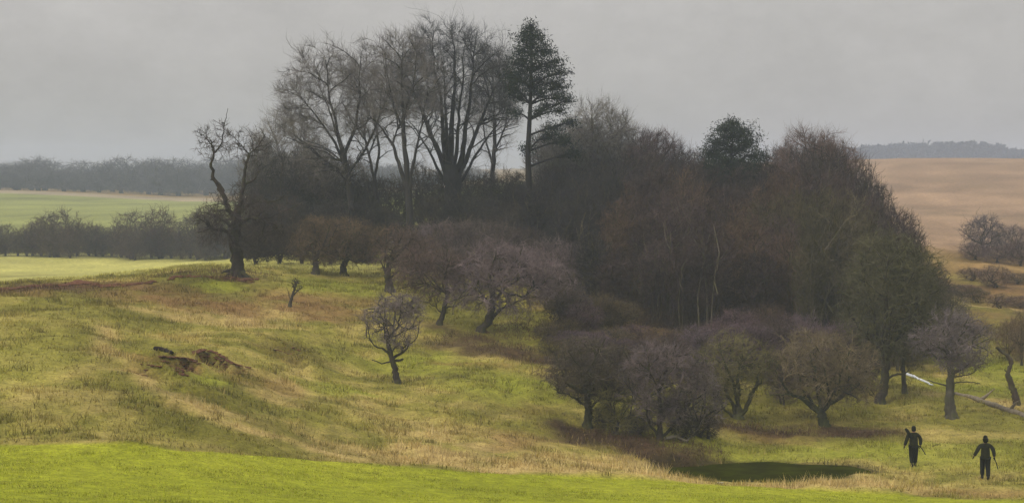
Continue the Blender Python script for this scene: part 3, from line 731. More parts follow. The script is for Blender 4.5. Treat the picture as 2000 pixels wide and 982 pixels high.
GB = srgb(70,66,64,.75); GT = srgb(118,112,108,.8)
tall('tall_bare_tree', 690, 134, [([(688,420,0),(680,340,0),(672,300,0)], .30, .2)],
    [([(676,330,0),(655,285,.5),(625,240,.8),(585,190,1)], .14, .03), ([(674,320,0),(665,260,-.5),(650,200,-.8),(640,120,-1)], .15, .03), ([(672,305,0),(690,250,.3),(700,190,.5),(705,110,.5)], .15, .03),
     ([(680,345,0),(640,320,.8),(600,290,1.4),(565,260,2)], .12, .03), ([(680,340,0),(715,290,-1),(740,230,-1.4),(750,160,-1.6)], .12, .03), ([(670,300,0),(650,240,1.5),(620,170,2)], .1, .03)],
    (650,225,118,146), 31, 'leftmost tall bare tree, its wide fine crown leaning over the oak', GB, GT, (6,6,6,5))
tall('tall_bare_tree', 736, 138, [([(738,450,0),(736,400,0),(732,350,0)], .24, .17)],
    [([(732,352,0),(722,300,0),(712,260,.2),(722,225,.3),(700,180,.3)], .12, .03), ([(733,350,0),(742,300,0),(738,250,0),(755,200,0),(765,140,0)], .12, .03), ([(722,300,0),(735,265,.4),(770,235,.6)], .08, .03), ([(718,280,0),(690,240,-.8),(670,200,-1)], .08, .03)],
    (738,190,74,118), 32, 'slim forked bare tree between the wide crown and the twin-stemmed tree', GB, GT, (5,5,5,5))
tall('tall_bare_tree', 800, 130, [([(800,430,0),(797,370,0),(794,330,0),(789,260,0),(787,190,0),(785,120,0)], .32, .06)],
    [([(797,380,0),(782,330,.2),(765,285,.3),(738,245,.5),(720,225,.6)], .20, .04), ([(765,285,0),(778,250,.3),(775,220,.4),(760,180,.4)], .08, .02), ([(799,385,0),(806,330,-.2),(815,285,-.3),(824,240,-.3),(835,190,-.3)], .15, .03), ([(789,260,0),(770,210,.5),(755,150,.7),(750,100,.8)], .1, .03), ([(788,230,0),(805,180,-.4),(815,110,-.6)], .1, .03), ([(815,290,0),(835,270,.3),(855,230,.4)], .06, .02)],
    (797,190,80,136), 33, 'bare tree with dark twin stems splitting low in a narrow V', srgb(68,64,60,.8), GT, (6,6,5,5))
tall('great_bare_tree', 884, 136, [([(884,420,0),(884,360,0),(884,320,0)], .72, .66)],
    [([(872,330,0),(855,290,.3),(835,250,.6),(818,200,.8),(795,150,1)], .22, .03), ([(876,340,0),(866,270,-.3),(860,210,-.5),(850,150,-.6),(846,90,-.8)], .24, .03), ([(884,330,0),(884,250,.3),(888,180,.4),(885,110,.5),(882,70,.5)], .26, .03),
     ([(890,335,0),(905,270,-.3),(915,200,-.6),(924,140,-.8),(930,85,-1)], .24, .03), ([(895,345,0),(920,290,.4),(945,230,.8),(965,180,1),(985,140,1.2)], .22, .03), ([(870,360,0),(845,310,.8),(820,270,1.4),(800,240,2)], .14, .03), ([(898,360,0),(930,310,-.8),(955,270,-1.4),(980,235,-2)], .14, .03),
     ([(880,330,0),(875,250,1.5),(868,170,2.5),(860,110,3)], .18, .03), ([(888,330,0),(900,250,-1.5),(905,170,-2.5),(908,110,-3)], .18, .03), ([(873,345,0),(850,270,-1.2),(825,210,-2),(815,150,-2.4)], .16, .03)],
    (888,180,136,142), 34, 'biggest bare tree, many heavy limbs fanning from one massive trunk into a dark dome', srgb(60,58,56,.75), srgb(78,78,80,.75), (7,6,6,5))
tall('tall_bare_tree', 965, 146, [([(963,420,0),(962,350,0),(965,300,0),(968,230,0)], .28, .12)],
    [([(963,330,0),(948,270,.3),(940,200,.4)], .1, .03), ([(965,300,0),(985,250,.2),(995,190,.3)], .1, .03), ([(966,280,0),(965,200,-.5),(962,130,-.8)], .1, .03)],
    (965,210,55,125), 35, 'dim bare tree filling the gap between the great dome and the pine', GB, GT, (6,6,5,5), auto=2)
tall('grey_bare_tree', 1172, 146, [([(1170,380,0),(1168,320,0),(1170,290,0)], .26, .18)], [], (1172,268,72,78), 36, 'pale grey fan-shaped bare tree just right of the pine', srgb(112,106,98,.85), srgb(132,126,118,.85), (6,6,5,5), auto=9)
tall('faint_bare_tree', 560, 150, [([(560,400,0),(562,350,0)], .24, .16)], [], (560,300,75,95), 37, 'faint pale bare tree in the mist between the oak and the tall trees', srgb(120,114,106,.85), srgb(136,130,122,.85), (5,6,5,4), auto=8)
tall('purple_domed_tree', 1285, 138, [([(1284,380,0),(1285,330,0)], .22, .15)], [], (1285,315,62,62), 38, 'small purple-tinged dome rising above the wood between pine and holly', GB, srgb(98,80,78,.8), (7,6,5,5), auto=9)
tall('pink_domed_tree', 1592, 132, [([(1590,420,0),(1592,360,0)], .26, .18)], [], (1592,335,90,88), 39, 'broad dome with pinkish brown twigs at the right shoulder of the wood', GB, srgb(120,100,92,.82), (7,7,5,5), auto=10)

# ------------------------------------------------------------------ evergreens
def pads_tree(name, u0, d, trunk_px, pads, seed, label, leafc, per=7, size=.20, dens=5.0, base_r=.32):
    k = d / F; x = (u0 - 1000) * k; z = float(height(x, d)); v0 = 491 - F * math.tan(math.atan2(z - CAM_Z, d) + PITCH)
    rng = np.random.default_rng(seed)
    tp = local(u0, v0, d, [(u0, v0, 0)] + trunk_px)
    tm, fm = MB(), MB()
    K = 16; P = resample(tp, K); tubes(tm, P[None], np.linspace(base_r, .05, K)[None], 9)
    for (u, v, ru, rv) in pads:
        c = np.array(local(u0, v0, d, [(u, v, rng.uniform(-1, 1) * 1.2)])[0]); r = np.array([ru * k, ru * k * 1.0, rv * k])
        # bough from the trunk to the pad
        j = int(np.argmin(np.abs(P[:, 2] - (c[2] - 0.35 * abs(c[0] - P[:, 0].mean()) - .3))))
        s = P[j]; b = resample([s, s + (c - s) * .5 + np.array([0, 0, .15 + rng.normal() * .1]), c], 6)
        tubes(tm, b[None], np.linspace(.09, .03, 6)[None], 5)
        n = int(dens * 14 * r[0] * r[2] + 10)
        q = c + rng.normal(size=(n, 3)) * r * .52
        tubes(tm, np.stack([np.repeat(b[3:4], n, 0), q], 1), np.tile([.018, .008], (n, 1)), 3)
        leaves(fm, rng, q[:, None, :].repeat(2, 1), per=per, size=size, w=.16, spread=.20, up=.25)
    return plant(name, {'trunk': tm.mesh(name + '_trunk', M_DARK, True), 'foliage': fm.mesh(name + '_foliage', M_LEAF)}, (x, d, z), 0, 1, srgb(46,42,40,.6), None, leafc, label)
pads_tree('scots_pine_tree', 1036, 128, [(1034,400,0),(1031,300,0),(1036,200,0),(1038,130,0),(1038,52,0)],
    [(1037,56,14,12),(1030,72,20,12),(1050,76,20,10),(1040,90,26,11),(1018,100,18,10),(1062,104,22,9),(1040,112,26,12),(1008,122,20,10),(1078,124,22,9),(1060,132,24,10),(1030,136,24,11),(1000,146,20,9),(1092,142,20,7),(1050,154,26,10),(1018,160,22,10),(1078,162,22,9),(1096,168,16,7),(1000,174,16,8),(1036,176,24,10),(1062,184,24,9),(1090,192,18,7),(1108,196,14,5),(1012,190,20,7),(1070,206,20,6),(1050,222,16,5),(1098,216,16,5),(1112,240,14,6),(1085,250,18,7),(1010,222,14,5),(1068,268,18,6),(1100,275,18,8),(1030,290,14,7),(1120,300,18,9)],
    41, 'tall dark green Scots pine with ragged tiers, highest tree of the skyline', srgb(46,58,46,.55), per=20)
pads_tree('holly_tree', 1428, 132, [(1428,420,0),(1428,350,0),(1430,250,0)],
    [(1430,243,20,12),(1410,255,18,10),(1452,256,20,10),(1430,268,34,14),(1395,278,22,11),(1465,280,22,11),(1430,292,44,16),(1385,300,20,10),(1475,304,22,11),(1420,318,44,16),(1455,325,36,14),(1390,325,26,12),(1430,345,46,16)],
    42, 'dark evergreen crown poking out of the top of the brown wood', srgb(54,64,50,.6), per=16, size=.20, dens=7, base_r=.22)
for i, (u, v, ru, rv, d) in enumerate([(600,415,48,36,139),(540,440,40,30,136),(690,395,50,44,142)]):
    pads_tree('dark_evergreen_bush', u, d, [(u, v + 10, 0), (u, v - 10, 0)], [(u + a * ru, v + b * rv, ru * .45, rv * .4) for a, b in [(0,-.8),(-.5,-.4),(.5,-.4),(0,-.1),(-.7,.2),(.7,.2),(-.3,.4),(.3,.4),(0,.7),(-.6,.8),(.6,.8)]],
        50 + i, ['dark evergreen thicket bush behind the round thorns, lowest and broadest', 'dark evergreen bush just right of the oak trunk', 'darkest evergreen bush at the foot of the tall bare trees'][i], srgb(56,56,42,.6), per=10, size=.22, dens=5, base_r=.15)

# ------------------------------------------------------------------ trees that repeat: prototypes, then copies sharing their meshes
def proto_wood(seed, h=8.0, lean=0.25):
    rng = np.random.default_rng(seed); trunk = []; limbs = []
    for k in range(3):
        f = np.array([rng.normal() * .35, rng.normal() * .35, 0]) * (k > 0); top = f * 2.2 + np.array([rng.normal() * lean, rng.normal() * lean, h * rng.uniform(.72, .86)])
        trunk.append(([tuple(f), tuple(f * 1.4 + np.array([rng.normal() * .08, 0, h * .35])), tuple(top)], [.085, .06, .05][k], .025))
    env = [((0, 0, h * .70), (1.35, 1.35, h * .31)), ((0, 0, h * .48), (1.1, 1.1, h * .32))]
    for t in trunk: limbs += crown_limbs(rng, t[0][-1], env[0], 3, .035, out=.9, z0=h * .4)
    return build_tree_meshes('wood_tree', seed, trunk, limbs, (24, 170, 900), env, 1.1, radii=(.032, .02, .013, .009), twig=(.5, 3), up=.8, bark_levels=0, pull=1.4, bend=.4, wob=.006)
def proto_dome(seed, w=2.2, h=4.2, stems=3, low=.56, rv=.46, n=(30, 200, 1200)):
    rng = np.random.default_rng(seed)
    trunk = [([(rng.normal() * .15 * (stems > 1), rng.normal() * .15 * (stems > 1), 0), (rng.normal() * .25, rng.normal() * .25, h * .15), (rng.normal() * .4, rng.normal() * .4, h * .3)], .12, .07) for _ in range(stems)]
    env = ((0, 0, h * low), (w, w, h * rv)); limbs = []
    for t in trunk: limbs += crown_limbs(rng, t[0][-1], env, 10 // stems + 1, .06, out=.9, z0=.3)
    return build_tree_meshes('scrub', seed, trunk, limbs, n, env, 1.2, radii=(.035, .02, .013, .009), twig=(.36, 3), bark_levels=0)
WOOD = [proto_wood(s) for s in (61, 62, 63, 64)]
SCRUB = [proto_dome(71, low=.5, rv=.52), proto_dome(72, 2.0, 4.4, 2, .5, .52), proto_dome(73, 2.4, 3.8, 4, .5, .52)]
HEDGE = [proto_dome(s, 2.3, 4.2, 5, .42, .56) for s in (74, 75)]

def gpos(u, d):
    x = (u - 1000) / F * d; return np.array([x, d, float(height(x, d))])
def top_scale(u, d, vtop, h):
    """scale so that a tree of height h standing at (u, d) reaches the sight line vtop"""
    p = gpos(u, d); zt = PT(u, vtop, d)[2]
    return max((zt - p[2]) / h, .25)
CONT = np.array([(1040,330),(1100,318),(1160,305),(1210,300),(1250,288),(1285,275),(1340,284),(1400,300),(1460,312),(1500,292),(1550,272),(1610,265),(1660,288),(1690,318),(1720,345),(1770,385),(1820,430),(1850,490),(1880,550),(1920,620)])
rr = np.random.default_rng(99)
def wood_tone(u, vt, row):
    j = rr.uniform(.85, 1.15)
    if u < 1190 + 20 * rr.normal(): c = (60, 55, 53)
    elif row >= 4: c = [(76, 68, 64), (84, 72, 70), (72, 62, 60)][rr.integers(3)]
    elif u > 1520 + 60 * rr.normal() and row < 3: c = [(92, 84, 60), (98, 88, 66), (86, 76, 56)][rr.integers(3)]
    else: c = [(96, 77, 66), (102, 82, 68), (82, 67, 62), (92, 76, 72)][rr.integers(4)]
    return srgb(*c, .8 * j)
def wood_row(row, d, spacing, ua, ub, drop, label, group, stem):
    u = ua
    while u < ub:
        uu = u + rr.normal() * 6; dd = d + rr.normal() * 1.6
        vt = min(np.interp(uu, CONT[:, 0], CONT[:, 1]) + drop + rr.normal() * 7, 640)
        s = top_scale(uu, dd, vt, 8.0)
        if s > .3:
            p = gpos(uu, dd); wx = rr.uniform(.85, 1.2) * (0.45 * s + .55)
            st = srgb(*((100,90,76) if rr.random() < stem else (78,68,56)), .8)
            plant('wood_tree', WOOD[rr.integers(4)], p, rr.uniform(0, 6.28), (wx, wx, s), st, wood_tone(uu, vt, row), label=label, group=group)
        u += spacing * F / d * rr.uniform(.75, 1.25)
wood_row(0, 105, 1.7, 1200, 1790, 190, 'slim low bare tree at the front edge of the wood, stems showing', 'edge trees of the brown wood', .5)
wood_row(1, 108, 1.5, 1165, 1810, 140, 'slim bare brown tree in the front rank of the wood', 'front trees of the brown wood', .5)
wood_row(2, 113, 1.5, 1130, 1840, 95, 'bare brown tree packed in the second rank of the wood', 'second rank trees of the wood', .35)
wood_row(3, 119, 1.6, 1100, 1850, 55, 'bare brown tree deep inside the wood', 'inner trees of the brown wood', .2)
wood_row(4, 126, 1.7, 1060, 1800, 25, 'dark bare tree in the upper part of the wood', 'upper trees of the wood', .1)
wood_row(5, 134, 1.7, 1010, 1740, 6, 'dark bare tree whose twigs form the skyline of the wood', 'skyline trees of the wood', .1)
wood_row(6, 143, 2.4, 960, 1700, 12, 'dark bare tree at the rear of the wood', 'rear trees of the wood', .1)

u_ = 1062
while u_ < 1275:                     # thin grey trees standing up behind the wood between pine and holly
    p = gpos(u_, 147 + rr.normal() * 2); s_ = top_scale(u_, p[1], 262 - 22 * math.exp(-((u_ - 1160) / 60) ** 2) + rr.normal() * 10, 8.0)
    plant('grey_wood_tree', WOOD[rr.integers(4)], p, rr.uniform(0, 6.28), (1.3, 1.3, s_), srgb(84,80,74,.75), srgb(112, 106, 100, .8 * rr.uniform(.8, 1.1)), label='thin grey bare tree rising behind the dark wood just right of the pine', group='thin grey trees right of the pine')
    u_ += rr.uniform(14, 24)
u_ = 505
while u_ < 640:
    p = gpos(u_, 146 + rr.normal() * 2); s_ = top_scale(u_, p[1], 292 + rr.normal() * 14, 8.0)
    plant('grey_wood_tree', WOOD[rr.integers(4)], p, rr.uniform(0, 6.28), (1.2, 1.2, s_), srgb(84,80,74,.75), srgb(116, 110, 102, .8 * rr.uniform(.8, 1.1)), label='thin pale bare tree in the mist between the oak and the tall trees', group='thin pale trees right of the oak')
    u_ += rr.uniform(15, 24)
def scrubs(rows, label, group, tones, cat='bush', name='bare_bush', protos=None):
    for (u, d, vt, w) in rows:
        p = gpos(u, d); s = top_scale(u, d, vt, 4.2)
        k = w * d / F / 2.2
        c = tones[rr.integers(len(tones))]; j = rr.uniform(.88, 1.12)
        plant(name, (protos or SCRUB)[rr.integers(len(protos or SCRUB))], p, rr.uniform(0, 6.28), (k, k, s), srgb(84,74,64,.75), srgb(*c, .8 * j), label=label, group=group, cat=cat)
# dark thicket at the foot of the tall trees
scrubs([(500,142,330,55),(545,139,310,50),(590,143,300,60),(635,140,290,55),(680,143,300,60),(725,141,322,50),(770,144,325,50),(820,143,322,55),(870,142,330,60),(920,143,330,60),(970,140,330,60),(1020,139,335,60),(1060,136,340,60),(1100,133,345,55),
        (520,136,390,45),(570,135,385,50),(640,136,380,50),(705,134,385,50),(755,134,400,45),(850,134,380,45),(905,133,375,50),(955,132,380,50),(1010,130,385,50),(1065,127,390,50),(1110,122,400,50)],
       'dark bare bush in the thicket at the feet of the tall trees', 'dark thicket under the tall trees', [(70,64,58),(64,60,56),(78,70,62)])
scrubs([(800,124,435,45),(845,122,420,50),(890,120,415,50),(930,118,425,50),(975,116,430,50),(1025,113,440,50),(1070,110,450,50),(1110,108,470,45),(820,117,470,45),(880,113,470,45),(1090,104,520,45),(1120,100,560,40)],
       'pinkish brown bush on the slope below the twin-stemmed tree', 'pinkish scrub below the tall trees', [(102,88,82),(96,84,78),(112,98,96),(84,72,66)])
scrubs([(1140,98,590,45),(1190,96,640,50),(1240,98,650,45),(1290,97,640,50),(1340,98,640,50),(1390,99,620,50),(1440,101,600,55),(1500,102,600,55),(1550,101,610,50),(1600,102,620,50),(1655,102,620,50),(1130,90,690,40),(1180,88,680,45)],
       'purplish brown bush along the lower edge of the wood', 'scrub along the lower edge of the wood', [(104,84,84),(112,94,98),(100,80,66),(96,84,66)])
scrubs([(1120,95,640,45),(1165,93,650,45),(1215,93,655,50),(1262,92,660,45),(1310,93,655,50),(1360,94,640,55),(1410,95,625,60),(1465,96,615,60),(1520,96,620,60),(1575,96,625,60),(1630,97,630,55),(1680,97,640,50),(1400,90,690,40),(1530,91,680,40),(1250,88,700,40)],
       'dark mauve bush crowded between the front thorns and the wood', 'mauve scrub between thorns and wood', [(106,88,92),(98,82,86),(90,75,68),(112,96,100)])
scrubs([(1095,101,565,40),(1135,101,570,42),(1175,101,575,42),(1215,101,585,42),(1150,99,610,40),(1110,97,640,36),(1085,93,665,36),(1120,90,690,36),(1150,87,715,34),(1070,96,640,30)],
       'olive brown brush heaped at the left foot of the wood', 'olive brush at the wood foot', [(104,92,66),(98,84,60)])
scrubs([(1180,80.5,822,34),(1250,79.5,825,34),(1335,79,812,36),(1385,80.5,812,30)],
       'low tangled scrub filling in among the front thorn stems', 'scrub among the front thorn stems', [(86,74,62),(78,70,52),(96,84,80)])
scrubs([(1900,150,535,34),(1946,146,520,40),(1990,151,540,30),(1910,135,590,30),(1955,132,600,30),(1995,134,590,30),(1880,140,560,34)],
       'dull brown scrub in the rough ground below the mauve bushes', 'rough brown scrub at the right', [(112,92,78),(104,90,66),(118,98,84)])
scrubs([(1810,118,545,50),(1855,120,560,45),(1830,110,590,45),(1870,108,610,40),(1780,112,560,50)],
       'olive grey bush at the right tail of the wood', 'scrub at the right tail of the wood', [(104,96,72),(112,102,84)])
scrubs([(1922,178,418,44)], 'larger round mauve grey bush below the stubble field', None, [(108,98,98)])
scrubs([(1978,180,432,36)], 'smaller round bush at the right edge below the stubble field', None, [(112,100,98)])
scrubs([(1905,172,470,30),(1950,170,475,34),(1995,168,470,34)], 'low brown scrub at the foot of the two mauve bushes', 'low scrub under the mauve bushes', [(104,86,80)])
scrubs([(1975,110,610,30),(2000,108,600,26)], 'pale ragged shrub near the right edge beyond the crooked trunk', 'pale shrubs beyond the crooked trunk', [(130,110,84)])
scrubs([(500,124,448,36),(545,124,440,38),(588,126,446,34),(645,126,452,32),(725,128,448,34),(704,129,452,32)],
       'dark bush standing on the brow between the old oak and the stubby thorns', 'dark bushes along the brow', [(64,56,48),(72,62,50)], protos=HEDGE)
# hedgerow across the left
scrubs([(110,232,404,56)], 'round-topped hedgerow tree with a dark stem, leftmost of the hedge trees', None, [(88,72,62)], 'tree', 'hedgerow_tree', HEDGE)
scrubs([(258,230,408,44)], 'hedgerow tree in the hedge middle, left of the taller domed one', None, [(82,68,60)], 'tree', 'hedgerow_tree', HEDGE)
scrubs([(312,231,400,42)], 'tallest domed reddish brown tree of the left hedge', None, [(84,62,52)], 'tree', 'hedgerow_tree', HEDGE)
scrubs([(388,228,403,52)], 'spreading hedgerow tree just left of the oak', None, [(80,68,62)], 'tree', 'hedgerow_tree', HEDGE)
scrubs([(440,226,412,46)], 'hedgerow tree half hidden behind the oak trunk', None, [(76,66,60)], 'tree', 'hedgerow_tree', HEDGE)
rows = []
for u in np.arange(-20, 640, 17): rows.append((u + rr.normal() * 4, 233 - max(u - 300, 0) * .04 + rr.normal() * 1.5, 437 + rr.normal() * 5, 24))
scrubs(rows, 'brown bush forming part of the long left hedgerow', 'bushes of the left hedgerow', [(90,74,62),(82,68,58),(98,84,64)], protos=HEDGE)
scrubs([(520,205,440,44),(590,200,440,44),(650,195,440,44),(710,185,445,44),(760,170,450,44),(560,175,462,32),(735,160,470,34),(690,165,468,34),(500,150,470,36),(545,145,470,36),(590,150,460,36),(640,148,460,36),(690,146,460,36),(730,142,465,36)], 'dark bush seen behind the round thorns on the brow', 'bushes behind the round thorns', [(60,54,48),(70,60,52)], protos=HEDGE)
# misty tree belt far left
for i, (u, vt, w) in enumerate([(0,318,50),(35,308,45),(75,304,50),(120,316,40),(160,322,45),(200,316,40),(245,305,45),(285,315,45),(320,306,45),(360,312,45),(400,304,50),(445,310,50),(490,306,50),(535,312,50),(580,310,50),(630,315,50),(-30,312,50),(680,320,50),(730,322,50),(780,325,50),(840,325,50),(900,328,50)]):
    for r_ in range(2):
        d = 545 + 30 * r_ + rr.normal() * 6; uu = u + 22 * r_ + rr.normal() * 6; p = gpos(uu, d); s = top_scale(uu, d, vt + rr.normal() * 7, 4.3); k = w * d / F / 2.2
        plant('distant_tree', HEDGE[rr.integers(2)], p, rr.uniform(0, 6.28), (k, k, s), srgb(80,74,70,.7), srgb(92,90,94,.8), label='misty grey tree in the far belt beyond the green field', group='trees of the far misty belt')  # twigs lightened to grey, painting in part of the haze

# distant blue wood on the right skyline
def distant_wood():
    rng = np.random.default_rng(5); mb = MB()
    pts = [(1640,290,30),(1690,285,26),(1720,283,24),(1790,282,30),(1830,279,30),(1880,278,30),(1910,279,30),(1940,284,24),(1990,292,20),(2030,290,24),(1765,281,22),(1860,280,26),(1960,294,24),(1600,292,26)]
    for (u, v, w) in pts:
        for j in range(8):
            d = 1190 + rng.uniform(-25, 60); uu = u + rng.normal() * w * .6; x = (uu - 1000) / F * d
            z0 = float(h_base(x, d)); zt = PT(uu, v + abs(rng.normal()) * 4, d)[2]; r = w * d / F * rng.uniform(.25, .5)
            a = rng.normal(size=(420, 3)); a = norm(a) * rng.uniform(.75, 1.08, (420, 1)); hh = max(zt - z0, 3) / 2
            c = np.array([x, d, z0 + hh]) + a * np.array([r, r, hh])
            s = rng.normal(size=(420, 3, 3)) * 1.1
            V = (c[:, None] + s).reshape(-1, 3); mb.add(V, None, np.arange(len(V)).reshape(-1, 3))
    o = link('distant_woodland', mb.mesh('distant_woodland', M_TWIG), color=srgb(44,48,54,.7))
    tag(o, 'far blue-grey woodland on the skyline above the stubble field', 'woodland', kind='stuff')
distant_wood()

# ------------------------------------------------------------------ undergrowth and brambles
def thicket(name, label, spots, col, seed, hgt=.8, per=900):
    """many short curved stems standing on the ground over the listed spots (u, d, half width m, half depth m)"""
    rng = np.random.default_rng(seed); mb = MB()
    for (u, d, ax, ay) in spots:
        x0 = (u - 1000) / F * d; n = int(per * ax * ay / 4)
        a = rng.uniform(0, 6.28, n); r = np.sqrt(rng.random(n))
        x = x0 + np.cos(a) * r * ax; y = d + np.sin(a) * r * ay; z = height(x, y) - .05
        s = np.stack([x, y, z], 1); d1 = norm(rng.normal(size=(n, 3)) * .7 + np.array([0, 0, .8]))
        L = (hgt * rng.uniform(.4, 1.2, n))[:, None]
        m = s + d1 * L * .6; e = m + norm(d1 + rng.normal(size=(n, 3)) * .7) * L * .6
        tubes(mb, np.stack([s, m, e], 1), np.tile([.012, .010, .005], (n, 1)), 3)
    o = link(name, mb.mesh(name, M_TWIG), color=col); tag(o, label, name.replace('_', ' '), kind='stuff')
thicket('woodland_undergrowth', 'dense brown undergrowth filling the floor of the wood',
    [(1180,104,3,3),(1250,106,3,3.5),(1340,107,3.5,3.5),(1440,108,3.5,3.5),(1540,110,3.5,3.5),(1640,111,3.5,3.5),(1740,112,3,3),(1230,114,5,4),(1400,116,5,4),(1560,118,5,4),(1700,118,5,4),(1150,112,4,4)], srgb(82,66,52,.75), 81, 1.5, 150)
thicket('bramble_patch', 'low reddish brown brambles and leaf litter under the front thorns',
    [(340,107,1.6,1.2),(400,108.5,2.2,1.2),(450,110,1.5,1),(500,112,1.5,1),(175,98,.9,.5),(285,105,1.0,.6),(1170,79,1.8,1.2),(1230,78,1.6,1.2),(1300,76.5,2.0,1.0),(1360,77.5,1.6,1.2),(1100,88,1.6,1.5),(1050,92,1.8,1.5),(980,93.5,1.8,1.3),(900,95.5,1.6,1.0),(1420,84,1.8,1.2),(1500,84,1.6,.8),(1600,83.2,2.6,.9),(1690,84,1.8,.9),(1000,98,2,2),(1060,100,2,2)], srgb(98,74,58,.75), 82, .38, 330)

# ------------------------------------------------------------------ fallen wood
def sphere_np(c, r, nu=16, nv=12):
    V = []; Q = []
    for i in range(nv + 1):
        t = math.pi * i / nv
        for j in range(nu):
            a = 2 * math.pi * j / nu; V.append((c[0] + r[0] * math.sin(t) * math.cos(a), c[1] + r[1] * math.sin(t) * math.sin(a), c[2] + r[2] * math.cos(t)))
    for i in range(nv):
        for j in range(nu): Q.append((i * nu + j, (i + 1) * nu + j, (i + 1) * nu + (j + 1) % nu, i * nu + (j + 1) % nu))
    return np.array(V), np.array(Q)
def log_thing(name, uvs, r0, r1, col, label, cat, seed, branches=0, lift=.6, dz=None):
    rng = np.random.default_rng(seed)
    W = [G(u, v) for u, v in uvs]
    base = W[0].copy()
    pts = [(w - base) + np.array([0, 0, r0 * lift + (dz[i] if dz else 0)]) for i, w in enumerate(W)]
    P = resample(pts, 18); P[1:-1] += rng.normal(size=(16, 3)) * r0 * .18
    mb = MB(); tubes(mb, P[None], (np.linspace(r0, r1, 18) * rng.uniform(.88, 1.1, 18))[None], 9)
    e = bpy.data.objects.new(name, None); COL.objects.link(e); e.location = base; tag(e, label, cat)
    link('trunk', mb.mesh(name + '_trunk', M_WOODP if sum(col) > .9 else M_BARK2, True), e, col)
    for k in range(branches):
        i = rng.integers(3, 15); s = P[i]; d = norm(np.array([rng.normal(), rng.normal() * .4, abs(rng.normal()) + .4]))
        L = rng.uniform(.4, 1.1); b = resample([s, s + d * L * .5 + rng.normal(size=3) * .06, s + d * L + rng.normal(size=3) * .1], 6)
        m2 = MB(); tubes(m2, b[None], np.linspace(r1 * .7, .012, 6)[None], 5)
        link('branch', m2.mesh(name + '_branch', M_BARK2), e, col)
    return e
M_WOODP = bark_material('peeled_wood', 5, .3, .15); M_BARK2 = bark_material('weathered_wood', 7, .3, .3)
log_thing('fallen_birch_trunk', [(1764,729),(1780,735),(1795,742),(1822,753)], .09, .045, srgb(225,228,235,.9), 'bright white peeled birch trunk lying between two trees', 'fallen log', 91)
log_thing('fallen_grey_trunk', [(1866,770),(1900,778),(1930,790),(1965,802),(2012,818)], .10, .19, srgb(140,128,108,.85), 'long grey trunk lying on the grass below the crooked dead tree', 'fallen log', 92, 2)
log_thing('fallen_dead_branch', [(1056,666),(1066,660),(1076,650)], .05, .02, srgb(150,132,108,.8), 'pale broken branch caught in brambles beside the wood edge', 'fallen branch', 93, 4, dz=[0, .15, .35])
log_thing('fallen_dead_branch', [(1300,862),(1320,864),(1340,868),(1352,860)], .08, .03, srgb(120,112,96,.8), 'dark twisted dead branch under the tangled thorn', 'fallen branch', 94, 5, dz=[.1, .25, .1, .2])
log_thing('fallen_dead_branch', [(1245,846),(1252,838),(1256,832)], .04, .02, srgb(150,142,122,.85), 'small pale stick standing up left of the tangled thorn stems', 'fallen branch', 95, 0, dz=[0, .2, .4])
log_thing('fallen_dead_branch', [(1400,944),(1412,943),(1424,940),(1434,939)], .035, .02, srgb(200,190,160,.9), 'whitish stick at the near edge of the dark hollow', 'fallen branch', 96, 0)
log_thing('fallen_dead_branch', [(1821,872),(1829,868),(1836,866)], .022, .01, srgb(70,70,30,.8), 'thin dark stick in the grass between the two walkers', 'fallen branch', 97, 0)

log_thing('fallen_dead_branch', [(303,684),(318,687),(337,693)], .10, .07, srgb(44,34,28,.7), 'black rotten branch lying on the slope above the bare earth', 'fallen branch', 98, 0, lift=1.0)
def clods(name, label, lines, seed):
    rng = np.random.default_rng(seed); mb = MB()
    for uvs, r, n in lines:
        W = resample([G(u, v) for u, v in uvs], 40)
        for _ in range(n):
            i = rng.integers(0, 39); c = W[i] + (W[i + 1] - W[i]) * rng.random() + rng.normal(size=3) * np.array([.12, .18, 0]); c[2] = float(height(c[0], c[1])) + r * .2
            V, Q = sphere_np((0, 0, 0), (1, 1, 1), 7, 5); V = V * (1 + rng.normal(size=(len(V), 1)) * .16) * r * rng.uniform(.5, 1.2) * np.array([1.7, 1, .5]) + c
            mb.add(V, Q)
    o = link(name, mb.mesh(name, M_BARK2), color=srgb(112,76,56,.75)); tag(o, label, 'earth', kind='stuff')
